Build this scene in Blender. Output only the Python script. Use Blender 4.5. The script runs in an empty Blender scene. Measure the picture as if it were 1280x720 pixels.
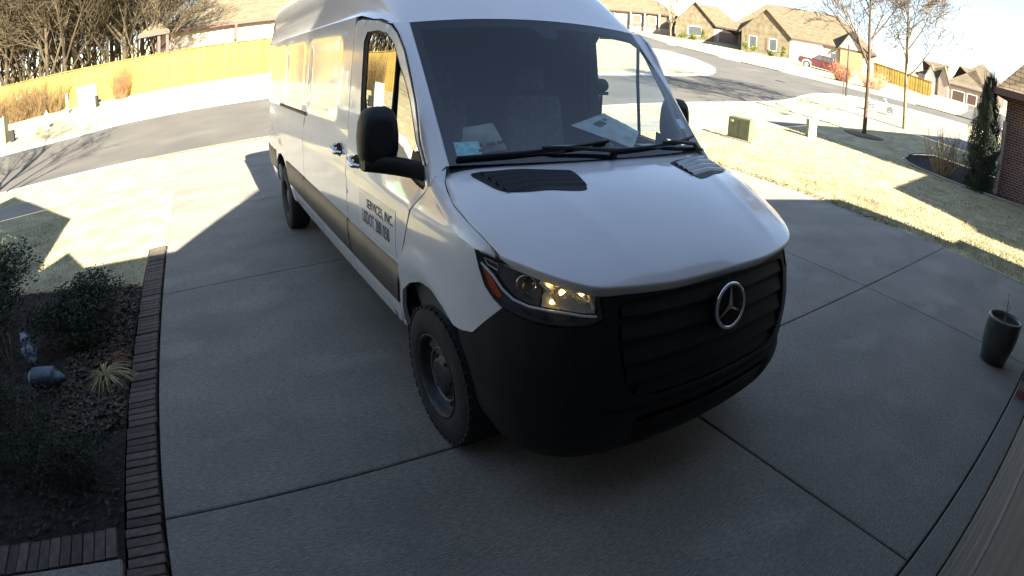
import bpy, bmesh, math, random, bisect
import numpy as np
from mathutils import Vector, Matrix, noise
from mathutils.geometry import delaunay_2d_cdt
sc = bpy.context.scene
COL = sc.collection
R = math.radians
# ------------------------------------------------------------------ camera
CAM = Vector((0, 0, 1.978))
cd = bpy.data.cameras.new('security_camera'); cam = bpy.data.objects.new('security_camera', cd); COL.objects.link(cam); sc.camera = cam
_r, _u, _f = ([0.86190103864937, -0.5066597829348404, 0.020553927399836046], [0.18356966315404866, 0.3495500960687798, 0.9187583518574488], [0.4726825344188701, 0.7881057002044378, -0.3942849565487204])
cam.matrix_world = Matrix(((_r[0], _u[0], -_f[0], CAM.x), (_r[1], _u[1], -_f[1], CAM.y), (_r[2], _u[2], -_f[2], CAM.z), (0, 0, 0, 1)))
cd.type = 'PANO'; cd.panorama_type = 'FISHEYE_LENS_POLYNOMIAL'; cd.fisheye_fov = R(170)   # the wide lens of the door camera
cd.sensor_width = 36; cd.sensor_height = 20.25; cd.sensor_fit = 'HORIZONTAL'
cd.fisheye_polynomial_k0 = 0
for _i, _k in enumerate([0.04767932818621881, -0.0001087664814490751, 3.1897681953172504e-05, -8.896593771756607e-07]):
    setattr(cd, 'fisheye_polynomial_k%d' % (_i + 1), -_k)
cd.clip_start = 0.01; cd.clip_end = 5000
# ------------------------------------------------------------------ light
SUN_EL, SUN_AZ = R(30.0), R(178.0)      # azimuth clockwise from +Y
w = bpy.data.worlds.new('World'); sc.world = w; w.use_nodes = True
nt = w.node_tree; bg = nt.nodes['Background']
sky = nt.nodes.new('ShaderNodeTexSky'); sky.sky_type = 'NISHITA'; sky.sun_disc = False
sky.sun_elevation = SUN_EL; sky.sun_rotation = SUN_AZ; sky.air_density = 1.0; sky.dust_density = .15; sky.ozone_density = 1.0
hs_ = nt.nodes.new('ShaderNodeHueSaturation'); hs_.inputs['Saturation'].default_value = .85
nt.links.new(sky.outputs[0], hs_.inputs['Color']); nt.links.new(hs_.outputs[0], bg.inputs[0]); bg.inputs[1].default_value = 0.05
sd = bpy.data.lights.new('sun', 'SUN'); sun = bpy.data.objects.new('sun', sd); COL.objects.link(sun)
sd.energy = 5.0; sd.angle = R(0.53); sd.color = (1, .92, .74)
_sv = Vector((math.sin(SUN_AZ) * math.cos(SUN_EL), math.cos(SUN_AZ) * math.cos(SUN_EL), math.sin(SUN_EL)))
sun.rotation_euler = _sv.to_track_quat('Z', 'Y').to_euler(); sun.location = (0, -20, 30)
sc.view_settings.view_transform = 'Standard'; sc.view_settings.look = 'None'
sc.view_settings.exposure = 2.78; sc.view_settings.gamma = 1.0
sc.render.engine = 'CYCLES'
sc.cycles.use_denoising = True; sc.cycles.max_bounces = 8; sc.cycles.transparent_max_bounces = 12
sc.cycles.caustics_reflective = False; sc.cycles.caustics_refractive = False
# ------------------------------------------------------------------ helpers
def tag(o, label=None, cat=None, group=None, kind=None):
    if label: o['label'] = label
    if cat: o['category'] = cat
    if group: o['group'] = group
    if kind: o['kind'] = kind
    return o
def thing(name, label, cat, loc=(0, 0, 0), rz=0., group=None):
    o = bpy.data.objects.new(name, None); COL.objects.link(o); o.empty_display_size = .2
    o.location = loc; o.rotation_euler = (0, 0, rz)
    return tag(o, label, cat, group)
def clone(o, loc=None, rz=None, label=None, parent=None):
    c = o.copy(); COL.objects.link(c)
    if parent is not None: c.parent = parent
    if loc is not None: c.location = loc
    if rz is not None: c.rotation_euler = (c.rotation_euler[0], c.rotation_euler[1], rz)
    if label: c['label'] = label
    for ch in list(o.children): clone(ch, parent=c)
    return c
class MB:
    """collects shapes of one mesh object"""
    def __init__(s): s.v = []; s.f = []; s.fl = []
    def add(s, vs, fs, smooth=False):
        n = len(s.v); s.v += [tuple(p) for p in vs]; s.f += [tuple(i + n for i in f) for f in fs]; s.fl += [smooth] * len(fs); return s
    def box(s, x0, x1, y0, y1, z0, z1, M=None):
        vs = [(x, y, z) for x in (x0, x1) for y in (y0, y1) for z in (z0, z1)]
        if M is not None: vs = [tuple(M @ Vector(p)) for p in vs]
        return s.add(vs, [(0, 1, 3, 2), (4, 6, 7, 5), (0, 4, 5, 1), (2, 3, 7, 6), (0, 2, 6, 4), (1, 5, 7, 3)])
    def bar(s, a, b, wd, h, up=(0, 0, 1)):
        a = Vector(a); b = Vector(b); d = (b - a); L = d.length; d.normalize()
        sd_ = d.cross(Vector(up));
        if sd_.length < 1e-5: sd_ = d.cross(Vector((0, 1, 0)))
        sd_.normalize(); u_ = sd_.cross(d)
        M = Matrix((d, sd_, u_)).transposed().to_4x4(); M.translation = a
        return s.box(0, L, -wd / 2, wd / 2, -h / 2, h / 2, M)
    def tube(s, pts, rad, n=8, cap=True, smooth=True):
        pts = [Vector(p) for p in pts]; m = len(pts)
        rad = rad if isinstance(rad, (list, tuple)) else [rad] * m
        vs = []; pu = None
        for i, p in enumerate(pts):
            d = (pts[min(i + 1, m - 1)] - pts[max(i - 1, 0)]).normalized()
            if pu is None:
                pu = d.orthogonal().normalized()
            pu = (pu - d * pu.dot(d)); pu = pu.normalized() if pu.length > 1e-6 else d.orthogonal().normalized()
            q = d.cross(pu)
            vs += [p + (pu * math.cos(2 * math.pi * k / n) + q * math.sin(2 * math.pi * k / n)) * rad[i] for k in range(n)]
        fs = [(i * n + k, i * n + (k + 1) % n, (i + 1) * n + (k + 1) % n, (i + 1) * n + k) for i in range(m - 1) for k in range(n)]
        s.add(vs, fs, smooth)
        if cap: s.add(vs[:n], [tuple(range(n))[::-1]]); s.add(vs[-n:], [tuple(range(n))])
        return s
    def lathe(s, prof, n=24, M=None, smooth=True, a0=0, a1=2 * math.pi):
        """prof: list of (r, h) turned about local Z"""
        vs = []; full = abs(a1 - a0 - 2 * math.pi) < 1e-6; k = n if full else n + 1
        for j in range(k):
            a = a0 + (a1 - a0) * j / n
            vs += [Vector((r * math.cos(a), r * math.sin(a), h)) for r, h in prof]
        if M is not None: vs = [M @ p for p in vs]
        m = len(prof)
        fs = [(j * m + i, ((j + 1) % k) * m + i, ((j + 1) % k) * m + i + 1, j * m + i + 1) for j in range(n) for i in range(m - 1)]
        return s.add(vs, fs, smooth)
    def prism(s, poly, z0, z1, M=None):
        n = len(poly); vs = [Vector((x, y, z0)) for x, y in poly] + [Vector((x, y, z1)) for x, y in poly]
        if M is not None: vs = [M @ p for p in vs]
        return s.add(vs, [tuple(range(n))[::-1], tuple(range(n, 2 * n))] + [(i, (i + 1) % n, n + (i + 1) % n, n + i) for i in range(n)])
    def grid(s, rows, smooth=True, close=False):
        m = len(rows[0]); n = len(rows)
        vs = [p for r in rows for p in r]
        fs = [(i * m + j, i * m + (j + 1) % m, (i + 1) * m + (j + 1) % m, (i + 1) * m + j) for i in range(n - 1) for j in range(m if close else m - 1)]
        return s.add(vs, fs, smooth)
    def build(s, name, mat, parent=None, loc=None, bevel=0, seg=1, fix=False):
        me = bpy.data.meshes.new(name); me.from_pydata(s.v, [], s.f); me.update()
        if any(s.fl): me.polygons.foreach_set('use_smooth', s.fl)
        if fix:
            bm = bmesh.new(); bm.from_mesh(me); bmesh.ops.remove_doubles(bm, verts=bm.verts, dist=1e-5); bmesh.ops.recalc_face_normals(bm, faces=bm.faces); bm.to_mesh(me); bm.free()
        if mat is not None:
            for m_ in (mat if isinstance(mat, (list, tuple)) else [mat]): me.materials.append(m_)
        o = bpy.data.objects.new(name, me); COL.objects.link(o)
        if parent is not None: o.parent = parent
        if loc is not None: o.location = loc
        if bevel:
            b = o.modifiers.new('bevel', 'BEVEL'); b.width = bevel; b.segments = seg; b.limit_method = 'ANGLE'; b.angle_limit = R(40)
        return o
def inst(o, name, parent=None, loc=(0, 0, 0), rot=(0, 0, 0), scale=(1, 1, 1)):
    c = bpy.data.objects.new(name, o.data); COL.objects.link(c)
    if parent is not None: c.parent = parent
    c.location = loc; c.rotation_euler = rot; c.scale = scale
    return c
# ------------------------------------------------------------------ materials
def mat(name, col, rough=.6, metal=0., var=0., vscale=6., bump=0., bscale=60., spec=.5, col2=None, detail=4., coat=0., emit=None, estr=0., stretch=None, lo=.35, hi=.65, col3=None, c3scale=1.5, c3lo=.55, c3hi=.7):
    m = bpy.data.materials.new(name); m.use_nodes = True; nt = m.node_tree; N = nt.nodes; L = nt.links
    b = N['Principled BSDF']; b.inputs['Roughness'].default_value = rough; b.inputs['Metallic'].default_value = metal
    b.inputs['Specular IOR Level'].default_value = spec; b.inputs['Coat Weight'].default_value = coat; b.inputs['Coat Roughness'].default_value = .05
    b.inputs['Base Color'].default_value = (*col, 1)
    if var or col2 or bump or col3:
        tc = N.new('ShaderNodeTexCoord'); mp = N.new('ShaderNodeMapping'); L.new(tc.outputs['Object'], mp.inputs[0])
        if stretch: mp.inputs['Scale'].default_value = stretch
    if var or col2:
        n = N.new('ShaderNodeTexNoise'); n.inputs['Scale'].default_value = vscale; n.inputs['Detail'].default_value = detail; L.new(mp.outputs[0], n.inputs[0])
        cr = N.new('ShaderNodeValToRGB'); L.new(n.outputs[0], cr.inputs[0])
        c2 = col2 or tuple(c * (1 - var) for c in col); c1 = col if col2 else tuple(min(1, c * (1 + var)) for c in col)
        cr.color_ramp.elements[0].position = lo; cr.color_ramp.elements[1].position = hi
        cr.color_ramp.elements[0].color = (*c2, 1); cr.color_ramp.elements[1].color = (*c1, 1)
        out = cr.outputs[0]
        if col3:
            n3 = N.new('ShaderNodeTexNoise'); n3.inputs['Scale'].default_value = c3scale; n3.inputs['Detail'].default_value = 5; L.new(mp.outputs[0], n3.inputs[0])
            r3 = N.new('ShaderNodeValToRGB'); L.new(n3.outputs[0], r3.inputs[0]); r3.color_ramp.elements[0].position = c3lo; r3.color_ramp.elements[1].position = c3hi
            mx = N.new('ShaderNodeMixRGB'); L.new(r3.outputs[0], mx.inputs[0]); L.new(out, mx.inputs[1]); mx.inputs[2].default_value = (*col3, 1); out = mx.outputs[0]
        L.new(out, b.inputs['Base Color'])
    if bump:
        n2 = N.new('ShaderNodeTexNoise'); n2.inputs['Scale'].default_value = bscale; n2.inputs['Detail'].default_value = 5; L.new(mp.outputs[0], n2.inputs[0])
        bp = N.new('ShaderNodeBump'); bp.inputs['Strength'].default_value = min(1, bump); bp.inputs['Distance'].default_value = .01 * max(1, bump); L.new(n2.outputs[0], bp.inputs['Height']); L.new(bp.outputs[0], b.inputs['Normal'])
    if emit: b.inputs['Emission Color'].default_value = (*emit, 1); b.inputs['Emission Strength'].default_value = estr
    return m
def objvar(m, amt=.25, hue=.02):
    """each object that wears the material gets a slightly different shade"""
    nt = m.node_tree; b = nt.nodes['Principled BSDF']; N = nt.nodes; L = nt.links
    oi = N.new('ShaderNodeObjectInfo'); hs = N.new('ShaderNodeHueSaturation'); mr = N.new('ShaderNodeMapRange')
    L.new(oi.outputs['Random'], mr.inputs[0]); mr.inputs[3].default_value = 1 - amt; mr.inputs[4].default_value = 1 + amt; L.new(mr.outputs[0], hs.inputs['Value'])
    src = b.inputs['Base Color'].links[0].from_socket if b.inputs['Base Color'].links else None
    if src: L.new(src, hs.inputs['Color'])
    else: hs.inputs['Color'].default_value = b.inputs['Base Color'].default_value
    L.new(hs.outputs[0], b.inputs['Base Color'])
    return m
def glass(name, tint=(.75, .85, .87), rough=0., fac=1.0, dark=0.):
    m = bpy.data.materials.new(name); m.use_nodes = True; nt = m.node_tree; N = nt.nodes; L = nt.links
    for n in list(N):
        if n.type != 'OUTPUT_MATERIAL': N.remove(n)
    out = [n for n in N if n.type == 'OUTPUT_MATERIAL'][0]
    tr = N.new('ShaderNodeBsdfTransparent'); tr.inputs[0].default_value = (*tint, 1)
    gl = N.new('ShaderNodeBsdfGlossy'); gl.inputs['Roughness'].default_value = rough
    ge = N.new('ShaderNodeNewGeometry'); dt = N.new('ShaderNodeVectorMath'); dt.operation = 'DOT_PRODUCT'; L.new(ge.outputs['Normal'], dt.inputs[0]); L.new(ge.outputs['Incoming'], dt.inputs[1])
    def mth(op, a, b): # reflectance of a thin pane after Schlick, the same from both sides
        n = N.new('ShaderNodeMath'); n.operation = op
        for i, v in enumerate((a, b)):
            if v is None: continue
            if isinstance(v, (int, float)): n.inputs[i].default_value = v
            else: L.new(v, n.inputs[i])
        return n.outputs[0]
    c_ = mth('SUBTRACT', 1.0, mth('ABSOLUTE', dt.outputs['Value'], None)); sch = mth('ADD', mth('MULTIPLY', mth('POWER', c_, 5.0), .93), .07)
    ml = N.new('ShaderNodeMath'); ml.operation = 'MULTIPLY'; ml.inputs[1].default_value = fac; ml.use_clamp = True; L.new(sch, ml.inputs[0])
    ad = N.new('ShaderNodeMath'); ad.operation = 'ADD'; ad.inputs[1].default_value = dark; ad.use_clamp = True; L.new(ml.outputs[0], ad.inputs[0])
    mx = N.new('ShaderNodeMixShader'); L.new(ad.outputs[0], mx.inputs[0]); L.new(tr.outputs[0], mx.inputs[1]); L.new(gl.outputs[0], mx.inputs[2]); L.new(mx.outputs[0], out.inputs[0])
    return m
MT = {}
def pinside(p, poly):
    x, y = p; c = False; j = len(poly) - 1
    for i in range(len(poly)):
        xi, yi = poly[i]; xj, yj = poly[j]
        if (yi > y) != (yj > y) and x < (xj - xi) * (y - yi) / (yj - yi) + xi: c = not c
        j = i
    return c
def densify(poly, step, closed=True):
    out = []; n = len(poly)
    for i in range(n if closed else n - 1):
        a = poly[i]; b = poly[(i + 1) % n]; L = math.hypot(b[0] - a[0], b[1] - a[1]); k = max(1, int(L / step))
        out += [(a[0] + (b[0] - a[0]) * j / k, a[1] + (b[1] - a[1]) * j / k) for j in range(k)]
    if not closed: out.append(poly[-1])
    return out
def smooth_poly(poly, it=1, closed=True):
    for _ in range(it):
        q = []; n = len(poly)
        for i in range(n if closed else n - 1):
            a = poly[i]; b = poly[(i + 1) % n]
            q += [(a[0] * .75 + b[0] * .25, a[1] * .75 + b[1] * .25), (a[0] * .25 + b[0] * .75, a[1] * .25 + b[1] * .75)]
        if not closed: q = [poly[0]] + q + [poly[-1]]
        poly = q
    return poly
def patch(name, outline, fmap, material, parent, holes=(), step=(.06, .06), rim=.012, fnorm=None, dens=.03, flip=False):
    """a thin curved panel: a 2-D outline with holes, mapped to 3-D, its edge turned inwards by rim"""
    ol = densify(outline, dens); hs = [densify(h, dens) for h in holes]
    pts = [Vector(p) for p in ol]; edges = [(i, (i + 1) % len(ol)) for i in range(len(ol))]
    for h in hs:
        n = len(pts); pts += [Vector(p) for p in h]; edges += [(n + i, n + (i + 1) % len(h)) for i in range(len(h))]
    x0, x1 = min(p[0] for p in ol), max(p[0] for p in ol); y0, y1 = min(p[1] for p in ol), max(p[1] for p in ol)
    nx = int((x1 - x0) / step[0]) + 1; ny = int((y1 - y0) / step[1]) + 1
    bnd = np.array([tuple(p) for p in pts])
    for i in range(nx + 1):
        for j in range(ny + 1):
            p = (x0 + (i + .5 * (j % 2)) * step[0], y0 + j * step[1])
            if pinside(p, ol) and not any(pinside(p, h) for h in hs) and ((bnd - p) ** 2).sum(1).min() > (dens * .45) ** 2: pts.append(Vector(p))
    ov, oe, of, *_ = delaunay_2d_cdt(pts, edges, [], 0, 1e-6)
    tris = []
    for f in of:
        c = (sum(ov[i][0] for i in f) / len(f), sum(ov[i][1] for i in f) / len(f))
        if pinside(c, ol) and not any(pinside(c, h) for h in hs): tris.append(tuple(f))
    P3 = [Vector(fmap(v[0], v[1])) for v in ov]
    # orientation from centre-outwards normal test
    mb = MB(); mb.add(P3, tris, True)
    cnt = {}
    for t in tris:
        for a, b in zip(t, t[1:] + t[:1]):
            k = (min(a, b), max(a, b)); cnt.setdefault(k, []).append((a, b))
    if rim:
        nrm = [Vector() for _ in P3]
        for t in tris:
            n_ = (P3[t[1]] - P3[t[0]]).cross(P3[t[2]] - P3[t[0]])
            for i in t: nrm[i] += n_
        for k, l in cnt.items():
            if len(l) == 1:
                a, b = l[0]; sgn = -1 if not flip else 1
                na = nrm[a].normalized() * rim * sgn; nb = nrm[b].normalized() * rim * sgn
                mb.add([P3[a], P3[b], P3[b] + nb, P3[a] + na], [(0, 3, 2, 1) if not flip else (0, 1, 2, 3)])
    if flip: mb.f = [f[::-1] for f in mb.f]
    return mb.build(name, material, parent)
# ------------------------------------------------------------------ terrain height
RT = [(0, 0), (17, 0), (20, .16), (24, .52), (28, .95), (32, 1.3), (38, 1.65), (60, 3.1), (80, 4.3), (95, 5.9), (110, 7.4), (160, 12.0), (260, 19.0), (2000, 60)]
RK = [a for a, _ in RT]
def hz(x, y):
    r = math.hypot(x, y); i = min(bisect.bisect(RK, r), len(RT) - 1)
    (a, za), (b, zb) = RT[i - 1], RT[i]; z = za + (zb - za) * (r - a) / (b - a)
    az = math.degrees(math.atan2(x, y)); k = min(1, max(0, (30 - az) / 30)) if y > 0 else 0
    z += k * .28 * min(1, max(0, (r - 24) / 7)) * min(1, max(0, (60 - r) / 20))
    if y < 0: z *= max(0, 1 + y / 30)
    z -= .5 * math.exp(-((x - 66.2) ** 2 + (y - 33) ** 2) / 9)
    return z

def lerpt(T,x):
    if x<=T[0][0]: return T[0][1]
    for (a,p),(b,q) in zip(T,T[1:]):
        if x<=b:
            return p+(q-p)*(x-a)/(b-a)
    return T[-1][1]
def smt(T,x):
    # monotone cubic-ish (catmull) table lookup
    n=len(T)
    if x<=T[0][0]: return T[0][1]
    if x>=T[-1][0]: return T[-1][1]
    i=0
    while x>T[i+1][0]: i+=1
    x0,y0=T[i];x1,y1=T[i+1];h=x1-x0
    def sl(j):
        if j<=0: return (T[1][1]-T[0][1])/(T[1][0]-T[0][0])
        if j>=n-1: return (T[-1][1]-T[-2][1])/(T[-1][0]-T[-2][0])
        a=(T[j][1]-T[j-1][1])/(T[j][0]-T[j-1][0]);b=(T[j+1][1]-T[j][1])/(T[j+1][0]-T[j][0])
        return 0 if a*b<=0 else 2*a*b/(a+b)
    m0,m1=sl(i)*h,sl(i+1)*h;t=(x-x0)/h
    return (2*t**3-3*t**2+1)*y0+(t**3-2*t**2+t)*m0+(-2*t**3+3*t**2)*y1+(t**3-t**2)*m1
PLAN=[(.99,0),(.985,.15),(.972,.32),(.948,.5),(.912,.64),(.855,.76),(.775,.855),(.675,.93),(.55,.98),(.40,1.003),(.2,1.012),(0,1.013),(-1.3,1.013),(-3,1.013),(-5.2,1.008),(-5.5,.995),(-5.7,.965),(-5.83,.92),(-5.92,.85),(-5.955,.7),(-5.965,.4),(-5.97,0)]
SL=[0.]
for (a,b),(c_,d_) in zip(PLAN,PLAN[1:]): SL.append(SL[-1]+math.hypot(c_-a,d_-b))
PX=[(s,p[0]) for s,p in zip(SL,PLAN)]; PY=[(s,p[1]) for s,p in zip(SL,PLAN)]
def plan(s):
    x=smt(PX,s);y=smt(PY,s)
    x2=smt(PX,s+.02);y2=smt(PY,s+.02);x1=smt(PX,max(0,s-.02));y1=smt(PY,max(0,s-.02))
    tx,ty=x2-x1,y2-y1;l=math.hypot(tx,ty) or 1
    if s<=.02: tx,ty,l=-0.0,1,1
    return x,y,ty/l,-tx/l     # outward normal (x,y)
DS=[(.3,.14),(.45,.06),(.5,.045),(.62,.02),(.8,.008),(1.0,0),(1.2,.004),(1.35,.010),(1.42,.018),(1.6,.030),(1.8,.045),(2.1,.068),(2.2,.076),(2.3,.09)]
DN=[(.18,.22),(.24,.15),(.3,.09),(.38,.035),(.48,.005),(.6,0),(.75,.0),(.85,.012),(1.0,.045),(1.1,.085),(1.2,.14),(1.3,.2)]
def wn(x): 
    t=min(1,max(0,(x-.35)/.45));return t*t*(3-2*t)
TF=[(-1.6,0),(-1.33,.06),(-1.0,.25),(-.7,.5),(-.4,.85),(0,1),(.3,1),(.6,.6),(.8,0)]
GE=[(1.0,0),(1.1,.003),(1.2,.012),(1.3,.045),(1.36,.06),(1.6,.08),(1.8,.085),(2.1,.075),(2.2,.07),(2.4,.05)]
def S(s,z,off=0.,side=-1):
    x,y,nx,ny=plan(s); w=wn(x)
    d=w*smt(DN,z)+(1-w)*smt(DS,z)+smt(TF,x)*smt(GE,z)-off
    return (x-nx*d,side*(y-ny*d),z)
def s_of_x(x):
    lo,hi=.0,SL[-1]
    for _ in range(40):
        m=(lo+hi)/2
        if smt(PX,m)>x: lo=m
        else: hi=m
    return (lo+hi)/2
HC=[(-.1,1.46),(.05,1.435),(.2,1.41),(.4,1.365),(.6,1.30),(.75,1.235),(.85,1.18),(.92,1.125),(.96,1.075),(.99,1.0)]
def hood(x,y):
    a=abs(y); xx=x+.10*(min(a,.95)/.95)**2.2*min(1,max(0,(x)/.5))
    return smt(HC,xx)-.018*(a/.6)**2+ (-.0 if a<.7 else -.75*(a-.7)**2)
# ================================================================== THE VAN
M_paint = mat('white_van_paint', (.76, .76, .765), rough=.22, coat=1, spec=.5, bump=.035, bscale=2.6, var=.03, vscale=3)
M_black = mat('black_bumper_plastic', (.010, .010, .0105), rough=.5, spec=.35, var=.25, vscale=5, bump=.25, bscale=260)
M_dark = mat('dark_cavity', (.012, .012, .013), rough=.9)
M_rub = mat('tyre_rubber', (.02, .02, .021), rough=.85, bump=.4, bscale=120, var=.3, vscale=9)
M_steel = mat('black_steel_rim', (.035, .034, .034), rough=.5, metal=.3, var=.4, vscale=20)
M_hub = mat('dull_grey_metal', (.13, .125, .12), rough=.5, metal=.5)
M_chrome = mat('chrome', (.75, .76, .78), rough=.12, metal=1.0)
M_mold = mat('grey_side_moulding', (.085, .075, .068), rough=.45, var=.12, vscale=4, bump=.2, bscale=200)
M_amber = mat('amber_reflector', (.55, .07, .015), rough=.15, coat=1)
M_int = mat('interior_dark_grey', (.075, .078, .085), rough=.8, var=.2, vscale=8)
M_seat = mat('seat_fabric', (.11, .11, .12), rough=.9, var=.3, vscale=30)
M_ws = glass('windshield_glass', (.80, .90, .93), 0.0, 1.0, .012)
M_sg = glass('side_window_glass', (.20, .20, .17), 0.0, 1.0, .38)
M_cl = glass('headlight_lens_glass', (.93, .95, .96), 0.02, .9, .02)
M_refl = mat('lamp_reflector', (.80, .78, .72), rough=.2, metal=.75, coat=.5, bump=.5, bscale=45)
M_slat = mat('light_grey_vent_slat', (.33, .34, .36), rough=.4)
M_bez = mat('grey_lamp_bezel', (.16, .145, .13), rough=.25, metal=.5, coat=.6, bump=.4, bscale=30)
M_smoke = mat('smoked_lamp_housing', (.05, .05, .05), rough=.15, coat=1)
M_bulb = mat('lit_headlight_bulb', (1, .8, .4), rough=.4, emit=(1, .60, .16), estr=3.4)
M_strip = mat('bright_lamp_strip', (.82, .83, .86), rough=.25, coat=.5)
M_print = mat('black_lettering', (.03, .03, .035), rough=.6)
M_paper = mat('plastic_mailer_paper', (.42, .44, .39), rough=.5, var=.15, vscale=14, bump=.9, bscale=14)
M_teal = mat('pale_teal_sticker', (.30, .62, .62), rough=.5, var=.3, vscale=40)
M_card = mat('pale_cardboard', (.42, .40, .33), rough=.8, var=.12, vscale=10)

van = thing('cargo_van', 'white high-roof cargo van with black bumper parked on the driveway', 'van', (1.9776, 2.4192, 0), -1.5622261)
SX = lambda x: 1.715 - x          # arc coordinate of a point on the flat side
def Sf(off=0., side=-1, rel=None):
    return lambda s, z: S(s, z, off + (rel(s, z) if rel else 0), side)
def sst(a, b, x):
    t = min(1, max(0, (x - a) / (b - a))); return t * t * (3 - 2 * t)
def panelrel(s, z):
    x = 1.715 - s; d = 0
    for x0, x1 in ((-2.72, -1.62), (-4.0, -2.98), (-5.45, -4.25)):
        a = sst(x0, x0 + .05, x) * (1 - sst(x1 - .05, x1, x)) * sst(1.52, 1.57, z) * (1 - sst(2.04, 2.09, z)); d -= .014 * a
    d += .010 * math.exp(-((z - 1.20) / .035) ** 2) * (1 if x > -9 else 0) * .6
    d -= .006 * sst(1.30, 1.36, z) * (1 - sst(1.42, 1.48, z))
    # flare round the rear wheel arch
    r = math.hypot(x + 4.31, (z - .40)); d += .012 * math.exp(-((r - .56) / .05) ** 2) * (1 if z > .4 else 0)
    return d
def fendrel(s, z):
    x = 1.715 - s; r = math.hypot(x + .03, (z - .40)); return .016 * math.exp(-((r - .55) / .055) ** 2)
DOORF = [(-.44, .46), (-.42, .62), (-.347, .83), (-.25, 1.03), (-.187, 1.20), (-.10, 1.295), (-.073, 1.333), (-.16, 1.42), (-.252, 1.51), (-.346, 1.70), (-.43, 1.825), (-.524, 1.98), (-.614, 2.08), (-.717, 2.14), (-.89, 2.18), (-1.21, 2.212), (-1.30, 2.205), (-1.328, 2.17), (-1.33, 1.4), (-1.325, .46)]
WIN = [(-1.12, 2.06), (-1.10, 1.7), (-1.07, 1.47), (-1.04, 1.41), (-.97, 1.395), (-.66, 1.385), (-.447, 1.368), (-.2, 1.322), (-.118, 1.312), (-.11, 1.332), (-.19, 1.425), (-.292, 1.52), (-.40, 1.70), (-.474, 1.80), (-.56, 1.90), (-.65, 2.03), (-.755, 2.093), (-.90, 2.118), (-1.07, 2.118)]
ARCHF = [(-.375, .62), (-.335, .73), (-.212, .817), (-.061, .877), (.085, .896), (.208, .861), (.315, .816)]
LENS = [(1.27, 1.194), (1.235, 1.125), (1.195, 1.062), (1.145, 1.024), (1.10, .999), (1.035, .984), (.955, .969), (.865, .965), (.775, .967), (.72, .975), (.672, .994), (.683, 1.048), (.69, 1.098), (.815, 1.119), (.925, 1.133), (1.06, 1.158), (1.165, 1.177)]
def shr(poly, d):   # shrink a polygon a little towards its inside
    n = len(poly); A = sum(poly[i][0] * poly[(i + 1) % n][1] - poly[(i + 1) % n][0] * poly[i][1] for i in range(n)); sg = 1 if A > 0 else -1; out = []
    for i in range(n):
        a = Vector(poly[i - 1]); b = Vector(poly[i]); c = Vector(poly[(i + 1) % n]); t = ((b - a).normalized() + (c - b).normalized())
        if t.length < 1e-6: t = b - a
        t.normalize(); nn = Vector((-t.y, t.x)) * sg; out.append(tuple(b + nn * d))
    return out
HEDGE = [(-.055, .868), (.0, .898), (.08, .925), (.205, .950), (.327, .950), (.425, .942), (.53, .932)]
STOP = [(SX(-.07), 1.334), (SX(.0), 1.310), (SX(.08), 1.285), (SX(.205), 1.245), (SX(.327), 1.215), (1.278, 1.194), (1.172, 1.180)]
def WS(v, t, off=0.):
    bx, by, bz = .12 - .15 * v * v, .862 * v, 1.432; tx, ty, tz = -.60 - .086 * v * v, .805 * v, 2.172 - .025 * v * v
    b = .028 * math.sin(math.pi * t) * (1 - .8 * v * v)
    return (bx + (tx - bx) * t + b + off * .74, by + (ty - by) * t, bz + (tz - bz) * t + b * .6 + off * .67)
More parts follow.
